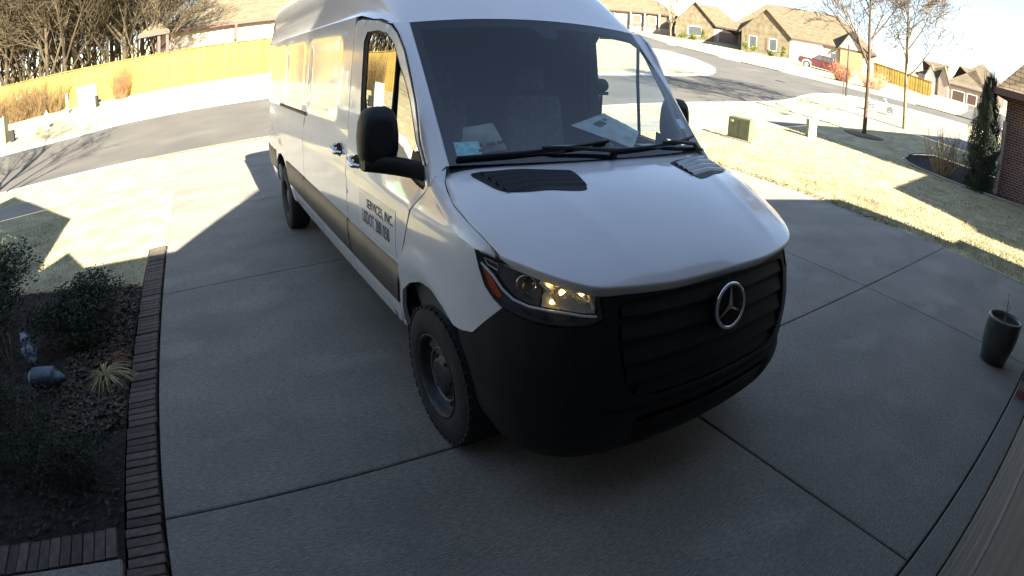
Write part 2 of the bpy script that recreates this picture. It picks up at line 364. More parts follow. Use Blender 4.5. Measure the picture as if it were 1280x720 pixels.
for side in (-1, 1):
    fl = side == 1
    sm = lambda pts: [(SX(x), z) for x, z in pts]
    wl = WIN if side < 0 else [(x - .13 * sst(-.75, -1.0, -x) if False else (x - .12 * min(1, max(0, (-x - .6) / .4))), z) for x, z in WIN]
    dr = patch('front_door', shr(sm(DOORF), .004), Sf(side=side, rel=lambda s, z: panelrel(s, z) * .0 + .006 * math.exp(-((z - 1.20) / .03) ** 2)), M_paint, van, holes=[sm(wl)], rim=.02, flip=not fl)
    gl = patch('window_glass', shr(sm(wl), -.01), Sf(-.016, side), M_sg if side == -1 else M_cl, dr, rim=0, step=(.15, .15), flip=not fl)
    # black seal round the window
    seal = MB(); wn_ = densify(sm(wl), .03); nn = shr(wn_, .016); wide = []
    for (a, b), (c, d) in zip(wn_, nn):
        x = 1.715 - a
        wide.append((c + (-.02 if x < -1.0 and side < 0 else 0), d))
    seal.grid([[S(a, b, .003, side) for a, b in wn_], [S(a, b, -.004, side) for a, b in shr(wn_, .006)], [S(a, b, -.012, side) for a, b in wide]], close=True)
    seal.build('window_seal', M_black, dr)
    dx_ = -.62 if side < 0 else -.72; dv = MB(); dv.tube([S(SX(dx_), 1.39, -.012, side), S(SX(dx_), 1.8, -.012, side), S(SX(dx_ + .01), 2.09, -.012, side)], .012, 6); dv.build('window_divider', M_black, dr)
    # handles
    for x, z in ((-1.10, 1.29),):
        h = MB(); c = S(SX(x), z, 0, side)
        h.tube([S(SX(x - .07), z + .025, .004, side), S(SX(x - .05), z + .02, .04, side), S(SX(x + .05), z - .005, .042, side), S(SX(x + .07), z - .012, .004, side)], [.014, .017, .017, .014], 8)
        hb = h.build('door_handle', M_chrome, dr)
        cup = MB(); cup.lathe([(0, .004), (.04, .004), (.05, 0)], 20, Matrix.Translation(Vector(c)) @ Matrix.Rotation(R(90) * (1 if side < 0 else -1), 4, 'X') @ Matrix.Diagonal((1.5, 1, 1, 1))); cup.build('handle_recess', M_dark, dr)
    # fender
    fo = [(SX(-.43), .475), (SX(-.412), .62), (SX(-.339), .83), (SX(-.24), 1.03), (SX(-.18), 1.205), (SX(-.092), 1.297)] + STOP[:6] + [(a + .004, b - .004) for a, b in LENS[:5]] + [(1.205, .897), (1.265, .835), (1.33, .819), (1.40, .816)] + sm(ARCHF[::-1])[1:] + [(SX(-.40), .475)]
    patch('front_fender', fo, Sf(side=side, rel=fendrel), M_paint, van, rim=.025, flip=not fl, step=(.045, .045))
    sh = MB(); rows = []
    hp = [Vector((x, side * y, hood(x, y) - .002)) for x, y in HEDGE]; hp[0] = Vector((-.035, side * .875, 1.428))
    for h_, (s_, z_) in zip(hp, STOP):
        a = Vector(S(s_, z_, 0, side)); b = Vector(S(s_, z_ + (h_.z - z_) * .8, 0, side)); b = Vector((a.x * .5 + h_.x * .5, b.y, h_.z - .006))
        rows.append([a * (1 - t) ** 2 + b * 2 * t * (1 - t) + h_ * t * t for t in (0, .2, .4, .6, .8, 1)] + [h_ + Vector((0, 0, -.03))])
    sh.grid(rows if not fl else [r[::-1] for r in rows]); sh.build('fender_shoulder', M_paint, van)
    # windscreen pillar
    G = [(-.07, 1.336), (-.16, 1.42), (-.252, 1.51), (-.346, 1.70), (-.43, 1.825), (-.524, 1.98), (-.614, 2.08), (-.71, 2.143)]; T = [0, .05, .14, .38, .55, .76, .89, 1.0]
    rows = []
    for (x, z), t in zip(G, T):
        a = Vector(S(SX(x + .008), z + .004, 0, side)); e = Vector(WS(side * 1.0, t, .002)); c = Vector((e.x * .55 + a.x * .45, a.y, e.z * .5 + a.z * .5)) 
        a = a + Vector((.012, 0, .004)); rows.append([a + Vector((0, -side * .02, 0))] + [a * (1 - q) ** 2 + c * 2 * q * (1 - q) + e * q * q for q in (0, .15, .3, .45, .6, .75, .9, 1)] + [e + Vector((-.02, -side * .0, -.02))])
    pl = MB(); pl.grid(rows if not fl else [r[::-1] for r in rows]); pl.build('windshield_pillar', M_paint, van)
    # side wall behind the door with the rear wheel arch
    AR = [(-3.74, .46), (-3.83, .60), (-3.92, .77), (-4.08, .87), (-4.3, .905), (-4.52, .87), (-4.70, .77), (-4.80, .60), (-4.88, .46)]
    o1 = sm([(-1.333, .46), (-1.333, 2.18), (-1.30, 2.222), (-1.18, 2.226), (-1.0, 2.21)]) [:3] + sm([(-1.37, 2.24), (-2.86, 2.24), (-2.86, .46)])
    o1 = sm([(-1.333, .46), (-1.333, 2.235), (-2.856, 2.235), (-2.856, .46)])
    sd_ = patch('sliding_door', o1, Sf(side=side, rel=panelrel), M_paint, van, rim=.02, flip=not fl, step=(.05, .05))
    o2 = sm([(-2.864, .46), (-2.864, 2.235)]) + [(7.45, 2.235), (7.45, .50), (SX(-4.95), .46)] + sm(AR[::-1])[1:]
    patch('side_panel', o2, Sf(side=side, rel=panelrel), M_paint, van, rim=.02, flip=not fl, step=(.055, .055))
    patch('rear_door', [(7.458, .5), (7.458, 2.235), (SL[-1] - .005, 2.235), (SL[-1] - .005, .5)], Sf(side=side), M_paint, van, rim=.02, flip=not fl, step=(.08, .2))
    h = MB(); x, z = -1.52, 1.315
    h.tube([S(SX(x - .07), z + .025, .004, side), S(SX(x - .05), z + .02, .04, side), S(SX(x + .05), z - .005, .042, side), S(SX(x + .07), z - .012, .004, side)], [.014, .017, .017, .014], 8); h.build('door_handle', M_chrome, sd_)
    cup = MB(); cup.lathe([(0, .004), (.04, .004), (.05, 0)], 20, Matrix.Translation(Vector(S(SX(x), z, 0, side))) @ Matrix.Rotation(R(90) * (1 if side < 0 else -1), 4, 'X') @ Matrix.Diagonal((1.5, 1, 1, 1))); cup.build('handle_recess', M_dark, sd_)
    rl = MB(); rl.grid([[S(SX(x), z_ , o_, side) for x in (-2.75, -3.3, -3.9, -4.35)] for z_, o_ in ((1.455, -.003), (1.462, .008), (1.485, .010), (1.492, -.003))][::side]); rl.build('door_rail', M_black, van)
    # mouldings and sills
    def strip(name, xs, z0, z1, off, m):
        mb = MB(); zs = [z0, z0 + .012, (z0 + z1) / 2, z1 - .012, z1]; of = [-.004, off, off + .002, off, -.004]
        mb.grid([[S(SX(x(z)) if callable(x) else SX(x), z, o_, side) for x in xs] for z, o_ in zip(zs, of)][::side]); return mb.build(name, m, van)
    strip('side_moulding', [lambda z: -.41 + (z - .62) * .32, -.7, -1.0, -1.318], .622, .872, .012, M_mold)
    strip('side_moulding', [-1.34, -1.9, -2.4, -2.85], .622, .876, .012, M_mold)
    strip('side_moulding', [-2.87, -3.3, -3.6, lambda z: -3.845 - (z - .62) * .35], .622, .880, .012, M_mold)
    strip('side_moulding', [lambda z: -4.79 + (z - .62) * .35, -5.1, -5.35, -5.55, -5.7], .622, .880, .012, M_mold)
    sl = MB(); sl.grid([[S(SX(x), z, o_, side) for x in (-.47, -1.3, -2.5, -3.73)] for z, o_ in ((.36, -.10), (.40, -.03), (.455, -.002))][::side]); sl.build('sill', M_paint if 0 else M_black, van)
    # gaps show a dark line
    g = MB()
    for pts in (sm(DOORF[:7]), sm(DOORF[7:18]), sm([(-1.329, .5), (-1.329, 1.4), (-1.329, 2.2)]), sm([(-2.86, .5), (-2.86, 2.2)])):
        g = MB(); g.tube([S(a, b, -.013, side) for a, b in densify(pts, .12, False)], .0105, 4, smooth=False); g.build('panel_gap', M_dark, van)
    g = MB(); g.tube([Vector(S(SX(-.06), 1.34, .001, side)), Vector(((-.04), side * .925, 1.385)), Vector((-.03, side * .872, 1.432))], .003, 4)
    g.build('panel_gap', M_dark, van)
    # inner skin (keeps daylight out of the cab and load space)
    g = MB(); zz = [.35, .9, 1.3, 1.36]
    g.grid([[S(SX(x), z, -.06, side) for z in ((.35, .7, 1.0, 1.22) if x > -.3 else zz)] for x in (.1, -.2, -.5, -.8, -1.36)])
    g.grid([[S(SX(x), z, -.05, side) for z in (.35, 1.2, 2.235)] for x in (-1.36, -3, -5.7)])
    g.build('inner_trim', M_int, van)
    # headlight
    hl = thing('headlight', None, None); hl.parent = van
    L2 = LENS
    patch('lens', shr(L2, .006), Sf(.006, side), M_cl, hl, rim=0, step=(.05, .05), flip=not fl)
    gk = MB(); ll = densify(L2, .03); gk.grid([[S(a, b, .0065, side) for a, b in ll], [S(a, b, .0075, side) for a, b in shr(ll, .009)], [S(a, b, -.07, side) for a, b in shr(ll, .012)]], close=True); gk.build('lamp_gasket', M_black, hl)
    CH = [(1.262, 1.175), (1.25, 1.151), (1.22, 1.135), (1.175, 1.109), (1.12, 1.065), (1.065, 1.035), (.99, 1.019), (.905, 1.014), (.825, 1.011), (.76, 1.004), (.70, 1.000)]
    ch = MB(); ch.tube([S(a, b, -.004, side) for a, b in CH], .0055, 6)
    ch.tube([S(a, b, -.006, side) for a, b in ((1.255, 1.186), (1.16, 1.168), (1.06, 1.150), (.93, 1.126))], .003, 5)
    ch.tube([S(a, b, -.012, side) for a, b in ((1.235, 1.165), (1.17, 1.150), (1.165, 1.128), (1.215, 1.142), (1.235, 1.165))], .0025, 5)
    ch.build('chrome_strip', M_strip, hl)
    low = [(1.262, 1.17)] + LENS[1:11] + [(.70, 1.0)] + CH[::-1][1:-1]
    patch('smoked_band', shr(low, .004), Sf(-.010, side), M_smoke, hl, rim=0, step=(.04, .04), flip=not fl)
    rb = MB()
    for k in range(16):
        s_ = .70 + k * .018; rb.tube([S(s_, .975 + .002 * k * .4, -.004, side), S(s_ + .012, .998, -.006, side)], .0022, 4)
    rb.build('lamp_ribs', M_steel, hl)
    patch('side_reflector', [(1.232, 1.128), (1.207, 1.128), (1.168, 1.092), (1.118, 1.042), (1.122, 1.030), (1.155, 1.036), (1.195, 1.066), (1.215, 1.095)], Sf(-.002, side), M_amber, hl, rim=.004, step=(.03, .03), flip=not fl)
    up = [c for c in CH[::-1]] + [(1.262, 1.186), (1.165, 1.170), (1.06, 1.151), (.925, 1.127), (.815, 1.113), (.697, 1.093)]
    upR = [(a, b) for a, b in up if a <= .94] + [(.95, 1.016)]; upR = [c for c in CH[::-1] if c[0] < .95] + [(.945, 1.015), (.945, 1.129), (.925, 1.127), (.815, 1.113), (.697, 1.093)]
    upL = [(.953, 1.015)] + [c for c in CH[::-1] if c[0] > .95] + [(1.262, 1.186), (1.165, 1.170), (1.06, 1.151), (.953, 1.131)]
    patch('lamp_bezel', upL, Sf(-.030, side), M_bez, hl, rim=0, step=(.03, .03), flip=not fl)
    for s_, z_, r_ in ((.915, 1.108, .0075), (.900, 1.040, .007), (.785, 1.092, .006)):
        q = MB(); q.lathe([(0, r_), (r_ * .7, r_ * .7), (r_, 0), (r_ * .7, -r_ * .7), (0, -r_)], 10, Matrix.Translation(Vector(S(s_, z_, -.018, side)))); q.build('bulb', M_bulb, hl)
    q = MB(); q.lathe([(.036 + .004 * math.cos(a), .004 * math.sin(a)) for a in [2 * math.pi * k / 8 for k in range(9)]], 24, Matrix.Translation(Vector(S(1.03, 1.09, -.022, side))) @ Vector((1, side * .8, .1)).to_track_quat('Z', 'Y').to_matrix().to_4x4()); q.build('lamp_ring', M_chrome, hl)
    mb_ = patch('lamp_housing', upR, Sf(-.032, side), M_refl, hl, rim=0, step=(.03, .03), flip=not fl)
    # reflector bowls facing forwards
    for (s_, z_, r_, lit) in ((1.0, 1.085, .046, 0), (.86, 1.068, .040, 1), (.765, 1.064, .028, 1)):
        p = Vector(S(s_, z_, -.047, side)); n_ = (Vector(S(s_, z_, 0, side)) - p).normalized(); n_ = (n_ + Vector((.6, 0, 0.1))).normalized()
        M = Matrix.Translation(p) @ n_.to_track_quat('Z', 'Y').to_matrix().to_4x4()
        q = MB(); q.lathe([(.006, -.01), (.02, -.006), (.034, .008), (r_, .032), (r_ + .003, .032), (r_ - .01, -.004)], 20, M); q.build('reflector_bowl', M_refl if lit else M_smoke, hl)
        q = MB(); q.lathe([(0, .016), (.011, .015), (.015, .007), (.012, -.002), (.006, -.008)], 12, M); q.build('bulb', M_bulb if lit else M_chrome, hl)
    for (a, b), (c, d), wd in (((.96, 1.108), (.905, 1.075), .012), ((.83, 1.098), (.74, 1.045), .006), ((.73, 1.088), (.71, 1.02), .006)):
        q = MB(); q.tube([S(a, b, -.02, side), S(c, d, -.02, side)], wd, 5, smooth=False); q.build('lamp_trim', M_strip, hl)
    # wheel-arch liners
    for cx, xs in ((-.02, 0), (-4.31, 1)):
        ml = MB(); rows = []
        for k in range(13):
            a = math.pi * (.0 + 1.0 * k / 12); rr = .475 if cx > -1 else .52
            x_ = cx + rr * math.cos(a) * (.92 if cx > -1 else 1); z_ = .40 + (rr + (0 if cx > -1 else -.02)) * math.sin(a)
            rows.append([(x_, side * .94, z_), (x_, side * .62, z_)])
        ml.grid(rows)
        ml.add([(cx - .55, side * .62, .2), (cx + .55, side * .62, .2), (cx + .55, side * .62, .95), (cx - .55, side * .62, .95)], [(0, 1, 2, 3)])
        ml.build('wheel_arch_liner', M_dark, van)
    # mirrors
    mr = thing('side_mirror', None, None); mr.parent = van; mr.location = (-.11, -.075, 0) if side == 1 else (0, 0, 0)
    m1 = MB(); n = 20; rows = []
    for (x_, sc_) in ((-.255, .55), (-.27, .86), (-.30, .98), (-.345, 1.0), (-.385, .97), (-.392, .90), (-.38, .84)):
        row = []
        for k in range(n):
            a = 2 * math.pi * k / n; cx_, sx_ = math.cos(a), math.sin(a)
            yy = 1.105 + .100 * sc_ * math.copysign(abs(cx_) ** .55, cx_) * (1 - .16 * max(0, sx_)); zz_ = 1.560 + .150 * sc_ * math.copysign(abs(sx_) ** .6, sx_)
            row.append((x_, side * yy, zz_))
        rows.append(row)
    m1.grid(rows, close=True); m1.add(rows[0], [tuple(range(n))]); m1.build('mirror_shell', M_black, mr, fix=True)
    m2 = MB(); m2.add([(-.383, p[1], p[2]) for p in rows[-1]], [tuple(range(n))]); m2.build('mirror_glass', M_chrome, mr)
    m3 = MB(); rows = []
    for (x_, y_, z0, z1, t_) in ((-.33, 1.19, 1.395, 1.465, .045), (-.31, 1.13, 1.385, 1.470, .048), (-.25, 1.05, 1.372, 1.462, .045), (-.20, .985, 1.358, 1.448, .045), (-.16, .95, 1.348, 1.438, .045)):
        rows.append([(x_ + t_ * c_, side * y_, (z0 + z1) / 2 + (z1 - z0) / 2 * s_) for c_, s_ in ((1, -.6), (1, .6), (.6, 1), (-.6, 1), (-1, .6), (-1, -.6), (-.6, -1), (.6, -1))])
    m3.grid(rows, close=True); m3.add(rows[0], [tuple(range(8))]); m3.build('mirror_arm', M_black, mr, fix=True)
    patch('mirror_base', sm([(-.105, 1.315), (-.24, 1.46), (-.33, 1.47), (-.35, 1.36), (-.20, 1.325)]), Sf(-.006, side), M_black, mr, rim=0, flip=not fl)
# hood
hh = [(.935, 0), (.933, .15), (.925, .30), (.905, .45), (.885, .55), (.85, .68), (.803, .756), (.742, .817), (.648, .880), (.56, .924), (.53, .928), (.425, .938), (.327, .946), (.205, .945), (.08, .920), (.0, .893), (-.045, .862), (.0, .72), (.06, .5), (.095, .25), (.105, 0)]
outl = hh + [(x, -y) for x, y in hh[::-1]][1:-1]
def hoodf(x, y):
    z = hood(x, y); a = abs(y)
    z += .006 * math.exp(-((a - (.62 - .18 * (x))) / .06) ** 2) * sst(-.1, .3, x) * (1 - sst(.75, .93, x))      # pressed crease
    z -= .0 if x < .86 else .0
    return (x, y, z)
def curve(pts, t):
    d = [0]
    for a, b in zip(pts, pts[1:]): d.append(d[-1] + math.hypot(b[0] - a[0], b[1] - a[1]))
    return smt([(l / d[-1], p[0]) for l, p in zip(d, pts)], t), smt([(l / d[-1], p[1]) for l, p in zip(d, pts)], t)
def sym(pts): return [(x, -y) for x, y in pts[::-1]] + pts[1:]
Fc = sym(hh[:11]); Bc = sym(hh[16:][::-1]); Rc = hh[10:17][::-1]; Lc = [(x, -y) for x, y in Rc]      # front edge, rear edge, the two sides
rows = []
NT, NV = 34, 56
for i in range(NT + 1):
    t = (i / NT); t = 1 - (1 - t) ** 1.35; row = []
    for j in range(NV + 1):
        v = j / NV; f_ = curve(Fc, v); b_ = curve(Bc, v); l_ = curve(Lc, t); r_ = curve(Rc, t); q = []
        for k in range(2):
            q.append((1 - t) * b_[k] + t * f_[k] + (1 - v) * l_[k] + v * r_[k] - ((1 - v) * (1 - t) * Bc[0][k] + v * (1 - t) * Bc[-1][k] + (1 - v) * t * Fc[0][k] + v * t * Fc[-1][k]))
        row.append(hoodf(*q))
    rows.append(row)
def ring(rows): return rows[0] + [r[-1] for r in rows[1:]] + rows[-1][-2::-1] + [r[0] for r in rows[-2:0:-1]]
hb_ = MB(); hb_.grid([r for r in rows])
rg_ = ring(rows); hb_.grid([rg_, [(x * .996, y * .996, z - .012) for x, y, z in rg_], [(x * .975, y * .98, z - .045) for x, y, z in rg_]][::-1], close=True)
hood_o = hb_.build('hood', M_paint, van, fix=True)
for side in (-1, 1):
    vp = [(.04, .782), (.10, .62), (.185, .352), (.21, .335), (.29, .345), (.375, .375), (.388, .40), (.37, .47), (.30, .695), (.272, .742), (.235, .765), (.14, .785), (.06, .797)]
    vent = patch('hood_vent', smooth_poly([(x, side * y) for x, y in vp], 1), lambda x, y: (x, y, hoodf(x, y)[2] + .004), M_black, van, rim=.006, step=(.04, .04), flip=(side == -1) and False)
    for k in range(4):
        f = .14 + k * .235
        a = (.045 + (.295 - .045) * f + .01, .755 - .02 * f); b = (.20 + (.36 - .20) * f, .365)
        sb = MB(); m_ = 6; rows = []
        for dx, dz in ((-.018, .004), (-.010, .013), (.008, .012), (.020, .004)):
            rows.append([(lambda x, y: (x, side * y, hoodf(x, y)[2] + dz))(a[0] + (b[0] - a[0]) * q / m_ + dx - .012 * math.sin(math.pi * q / m_), a[1] + (b[1] - a[1]) * q / m_) for q in range(m_ + 1)])
        sb.grid(rows if side == 1 else [r[::-1] for r in rows]); sb.build('slat', M_slat if side == 1 else M_black, vent)
# windshield with black border, cowl and wipers
wg = MB(); wg.grid([[WS(-1 + 2 * i / 24, j / 14) for i in range(25)] for j in range(15)]); wsh = wg.build('windshield', M_ws, van)
fb = MB()
def border(v0, v1, t0, t1, n=16, k=2, off=-.003): fb.grid([[WS(v0 + (v1 - v0) * i / n, t0 + (t1 - t0) * j / k, off) for i in range(n + 1)] for j in range(k + 1)])
border(-1, 1, 0, .045); border(-1, 1, .93, 1.0); border(-1, -.945, .045, .93, 1, 8); border(.945, 1, .045, .93, 1, 8)
fb.grid([[WS(-.015 + h_ * (-1 + 2 * i / 6), t_, -.003) for i in range(7)] for t_, h_ in ((.93, .115), (.91, .10), (.88, .085), (.855, .072), (.84, .058), (.832, .035), (.83, .0))])
fb.build('windshield_border', mat('black_glass_frit', (.010, .011, .016), rough=.5, spec=.1), wsh)
cw = MB(); cw.grid([[(lambda p: (p[0] + dx, p[1] * 1.0, (hood(p[0] + dx, p[1]) + dz)))(WS(-.99 + 1.98 * i / 20, 0)) for i in range(21)] for dx, dz in ((-.03, .03), (.0, -.004), (.05, -.02), (.07, -.05))]); cw.build('cowl', M_black, van)
for (v0, t0, v1, t1, pv) in ((-.96, .03, -.02, .09, -.42), (.0, .035, .93, .085, .50)):
    wp = MB(); wp.tube([WS(v0 + (v1 - v0) * i / 6, t0 + (t1 - t0) * i / 6 - .01 * math.sin(math.pi * i / 6), .022) for i in range(7)], .008, 6)
    wp.tube([WS(v0 + (v1 - v0) * i / 6, t0 + (t1 - t0) * i / 6 - .01 * math.sin(math.pi * i / 6), .008) for i in range(7)], .005, 4)
    wpo = wp.build('wiper', M_black, van)
    ar = MB(); ar.tube([WS(v1 * .98, .0, .01), WS(v1 * .9, .025, .04), WS((v0 + v1) / 2 + .1, (t0 + t1) / 2 - .01, .045), WS((v0 + v1) / 2, (t0 + t1) / 2, .03)], [.018, .014, .010, .008], 6); ar.build('wiper_arm', M_black, wpo)
# roof
YL = [0, .12, .25, .4, .5, .62, .70, .76, .80, .83, .85, .862, .868, .872, .878, .885, .90, .925, .94]
ZL = [2.85, 2.845, 2.84, 2.83, 2.82, 2.80, 2.78, 2.745, 2.70, 2.64, 2.58, 2.52, 2.46, 2.42, 2.40, 2.37, 2.31, 2.25, 2.236]
ST = [(0, 0), (.02, .02), (.06, .075), (.12, .15), (.2, .255), (.3, .375), (.42, .50), (.55, .61), (.7, .72), (.9, .83), (1.15, .92), (1.5, .98), (1.9, 1), (2.6, 1), (3.4, 1), (4.2, 1), (4.9, 1.0), (5.15, .985), (5.27, .95), (5.31, .85)]
rows = []
for d, k in ST:
    row = []
    for sg in (-1, 1):
        rr = []
        for y, z in zip(YL, ZL):
            v = min(1, y / .805); xf = -.60 - .086 * v * v; zf = 2.174 - .025 * v * v
            if y > .805: xf = -.686 - (y - .805) / .135 * .03; zf = 2.149
            ramp = min(1, d / 1.2)
            x = xf * (1 - ramp) + (-.62) * ramp - d
            if z < 2.30:                                # gutter line rises quickly behind the screen
                kk = min(1, d / .55)
            else: kk = k
            zz = zf + (z - zf) * kk
            ribs = 0
            if d > 1.9 and d < 5.1 and y < .6: ribs = .008 * math.sin(d * 18)
            kf = .105 / .14 + (.128 - .105) / .14 * min(1, d / .7)
            yq = y if y < .8 else .8 + (y - .8) * kf; yq *= (1 - .01 * (d > 5.2))
            rr.append((x, sg * yq, zz + ribs))
        row += rr[::-1] if sg == -1 else rr[1:]
    rows.append(row)
rows.append([(-5.955, p[1] * .97, 2.235) for p in rows[-1]])
rf = MB(); rf.grid([r[::-1] for r in rows]); roof = rf.build('roof', M_paint, van)
an = MB(); an.tube([(-.93, 0, 2.30), (-.97, 0, 2.352), (-1.03, 0, 2.40), (-1.08, 0, 2.43)], [.03, .022, .012, .006], 8); an.build('roof_antenna', M_black, roof)
# bumper with grille
def bumprel(s, z):
    a = abs(s); d = 0
    d -= .010 * math.exp(-((z - .575) / .012) ** 2) * (1 - sst(.75, .85, a))
    d += .010 * (1 - sst(.50, .56, z))
    d -= .035 * sst(.37, .40, z) * (1 - sst(.50, .53, z)) * (1 - sst(.45, .52, a))
    return d
half = [(0, 1.089), (.235, 1.083), (.42, 1.084), (.535, 1.087), (.60, 1.093), (.683, 1.093), (.678, 1.048), (.664, .99), (.718, .969), (.775, .961), (.865, .959), (.955, .963), (1.035, .978), (1.098, .993), (1.118, .982), (1.205, .892), (1.262, .829), (1.33, .813), (1.395, .810), (1.372, .745), (1.31, .649), (1.27, .5), (1.26, .38), (1.25, .30), (.9, .27), (.5, .25), (0, .24)]
bo = half + [(-a, b) for a, b in half[::-1]][1:-1]
def S2(off=0., rel=None):
    def f(s, z):
        return S(abs(s), z, off + (rel(s, z) if rel else 0), -1 if s >= 0 else 1)
    return f
gh = [(0, 1.062), (.45, 1.058), (.59, 1.05), (.615, 1.01), (.60, .85), (.56, .70), (.50, .625), (.3, .61), (0, .605)]
ghole = gh + [(-a, b) for a, b in gh[::-1]][1:-1]
bump = patch('front_bumper', bo, S2(0, bumprel), M_black, van, holes=[smooth_poly(ghole)], rim=.03, step=(.035, .03), flip=True)
gr = patch('grille', shr(ghole, -.012), S2(-.028), M_black, van, rim=0, step=(.05, .05), flip=True)
for k, (zc_, hw, hh_) in enumerate(((1.015, .585, .040), (.925, .585, .042), (.83, .572, .044), (.735, .55, .044), (.65, .49, .036))):
    sb = MB(); rows = []
    for q in range(9):
        t = q / 8; z = zc_ + hh_ * (1 - 2 * t) * 1.0; off = -.026 + .022 * t if t < .93 else -.020
        rows.append([S2(off)(hw * (-1 + 2 * i / 26) , z - .012 * (abs(-1 + 2 * i / 26)) ** 3 * (1 - t)) for i in range(27)])
    rows.append([S2(-.03)(hw * (-1 + 2 * i / 26), zc_ - hh_ * 1.05) for i in range(27)])
    sb.grid(rows); sb.build('grille_slat', M_black, gr)
sm_ = MB()
for sg_ in (-1, 1): sm_ = MB(); sm_.tube([S2(.0005)(sg_ * s_, z_) for s_, z_ in ((.80, .955), (.80, .80), (.82, .62), (.86, .45), (.88, .33))], .003, 4); sm_.build('bumper_seam', M_dark, bump)
for sg_ in (-1, 1): sm_ = MB(); sm_.tube([S2(.0005)(sg_ * s_, z_) for s_, z_ in ((0, .555), (.3, .557), (.6, .565), (.80, .59), (1.0, .62), (1.2, .64))], .003, 4); sm_.build('bumper_seam', M_dark, bump)
li = MB(); li.grid([[S2(o_)(-.5 + 1.0 * i / 20, z_) for i in range(21)] for z_, o_ in ((.49, -.012), (.485, -.028), (.40, -.03), (.395, -.012))]); li.build('lower_intake', M_dark, bump)
for k in range(3): li = MB(); li.grid([[S2(o_)(-.49 + .98 * i / 20, .412 + k * .026 + z_) for i in range(21)] for z_, o_ in ((.012, -.02), (.008, -.006), (.0, -.006), (-.004, -.02))]); li.build('intake_bar', M_black, bump)
st = thing('star_emblem', None, None); st.parent = van
sp = Vector((.985, 0, .952)); tilt = R(-9)
MS = Matrix.Translation(sp) @ Matrix.Rotation(R(90), 4, 'Y') @ Matrix.Rotation(R(90), 4, 'Z') ; MS = Matrix.Translation(sp) @ Matrix.Rotation(tilt, 4, 'Y') @ Matrix.Rotation(R(90), 4, 'Y') @ Matrix.Rotation(R(90), 4, 'Z')
rg = MB(); rg.lathe([(.1 + .0085 * math.cos(a), .008 * math.sin(a)) for a in [2 * math.pi * k / 10 for k in range(11)]], 48, MS); rg.build('emblem_ring', M_chrome, st)
for k in range(3):
    a = R(90 + 120 * k); d = Vector((math.cos(a), math.sin(a), 0)); pz = Vector((-d.y, d.x, 0))
    am = MB(); vs = [d * .097, pz * .013 - d * .004, -pz * .013 - d * .004, Vector((0, 0, .014)), d * .097 + Vector((0, 0, .002)), Vector((0, 0, -.004))]
    am.add([MS @ v for v in vs], [(0, 1, 3), (0, 3, 2), (0, 5, 1), (0, 2, 5)]); am.build('emblem_arm', M_chrome, st)
dk = MB(); dk.lathe([(0, -.012), (.095, -.012), (.104, -.02)], 32, MS); dk.build('emblem_backing', M_dark, st)
# wheels
def wheel(x, side, steer=0.):
    wt = thing('wheel', None, None); wt.parent = van; wt.location = (x, side * .865, .368); wt.rotation_euler = (0, 0, steer)
    MW = Matrix.Rotation(R(90) * (1 if side < 0 else -1), 4, 'X')     # +Z of the lathe points outwards
    Rr, w2 = .376, .118
    prof = [(.215, .085), (.225, .108), (.26, .120), (.31, .119), (.345, .108), (.362, .098), (.3705, .088), (Rr, .07), (Rr, -.07), (.3705, -.088), (.35, -.105), (.30, -.118), (.24, -.112), (.215, -.09)]
    t = MB(); t.lathe(prof, 56, MW)
    tr = t
    for k in range(40):
        a = 2 * math.pi * k / 40
        for (y0, y1, da) in ((.055, .108, .0), (-.025, .025, .03), (-.108, -.055, .05)):
            Mx = MW @ Matrix.Rotation(a + da, 4, 'Z'); tr.box(Rr - .02, Rr + (.003 if abs(y0) < .05 else -.007), -.019, .019, y0, y1, Mx)
    t.build('tyre', M_rub, wt)
    rm = MB(); rm.lathe([(.222, .100), (.226, .112), (.219, .114), (.212, .098), (.200, .080), (.196, .03), (.175, .035), (.160, .052), (.145, .060), (.13, .056), (.11, .062), (.085, .085), (.07, .088), (.0, .088)], 40, MW); rim = rm.build('rim', M_steel, wt)
    hr = MB(); hr.lathe([(.136, .062), (.14, .070), (.148, .070), (.152, .060)], 40, MW); hr.build('hub_ring', M_hub, wt)
    for k in range(14):
        a = 2 * math.pi * k / 14; Mx = MW @ Matrix.Rotation(a, 4, 'Z') @ Matrix.Translation((.172, 0, .043))
        hb = MB(); hb.lathe([(0, .008), (.010, .008), (.014, .0)], 8, Mx); hb.build('vent_hole', M_dark, wt)
    for k in range(6):
        a = 2 * math.pi * k / 6; Mx = MW @ Matrix.Rotation(a, 4, 'Z') @ Matrix.Translation((.10, 0, .062))
        hb = MB(); hb.lathe([(0, .022), (.010, .022), (.012, .0)], 6, Mx, smooth=False); hb.build('lug_nut', M_steel, wt)
    return wt
wheel(0, -1, R(0)); wheel(0, 1); wheel(-4.325, -1); wheel(-4.325, 1)
# underbody
ub = MB(); ub.box(-5.8, .75, -.80, .80, .33, .45); ub.box(.0, .78, -.50, .50, .29, .42); ub.box(-.12, .12, -.8, .8, .26, .36); ub.box(-4.42, -4.2, -.8, .8, .26, .42); ub.build('underbody', M_dark, van)
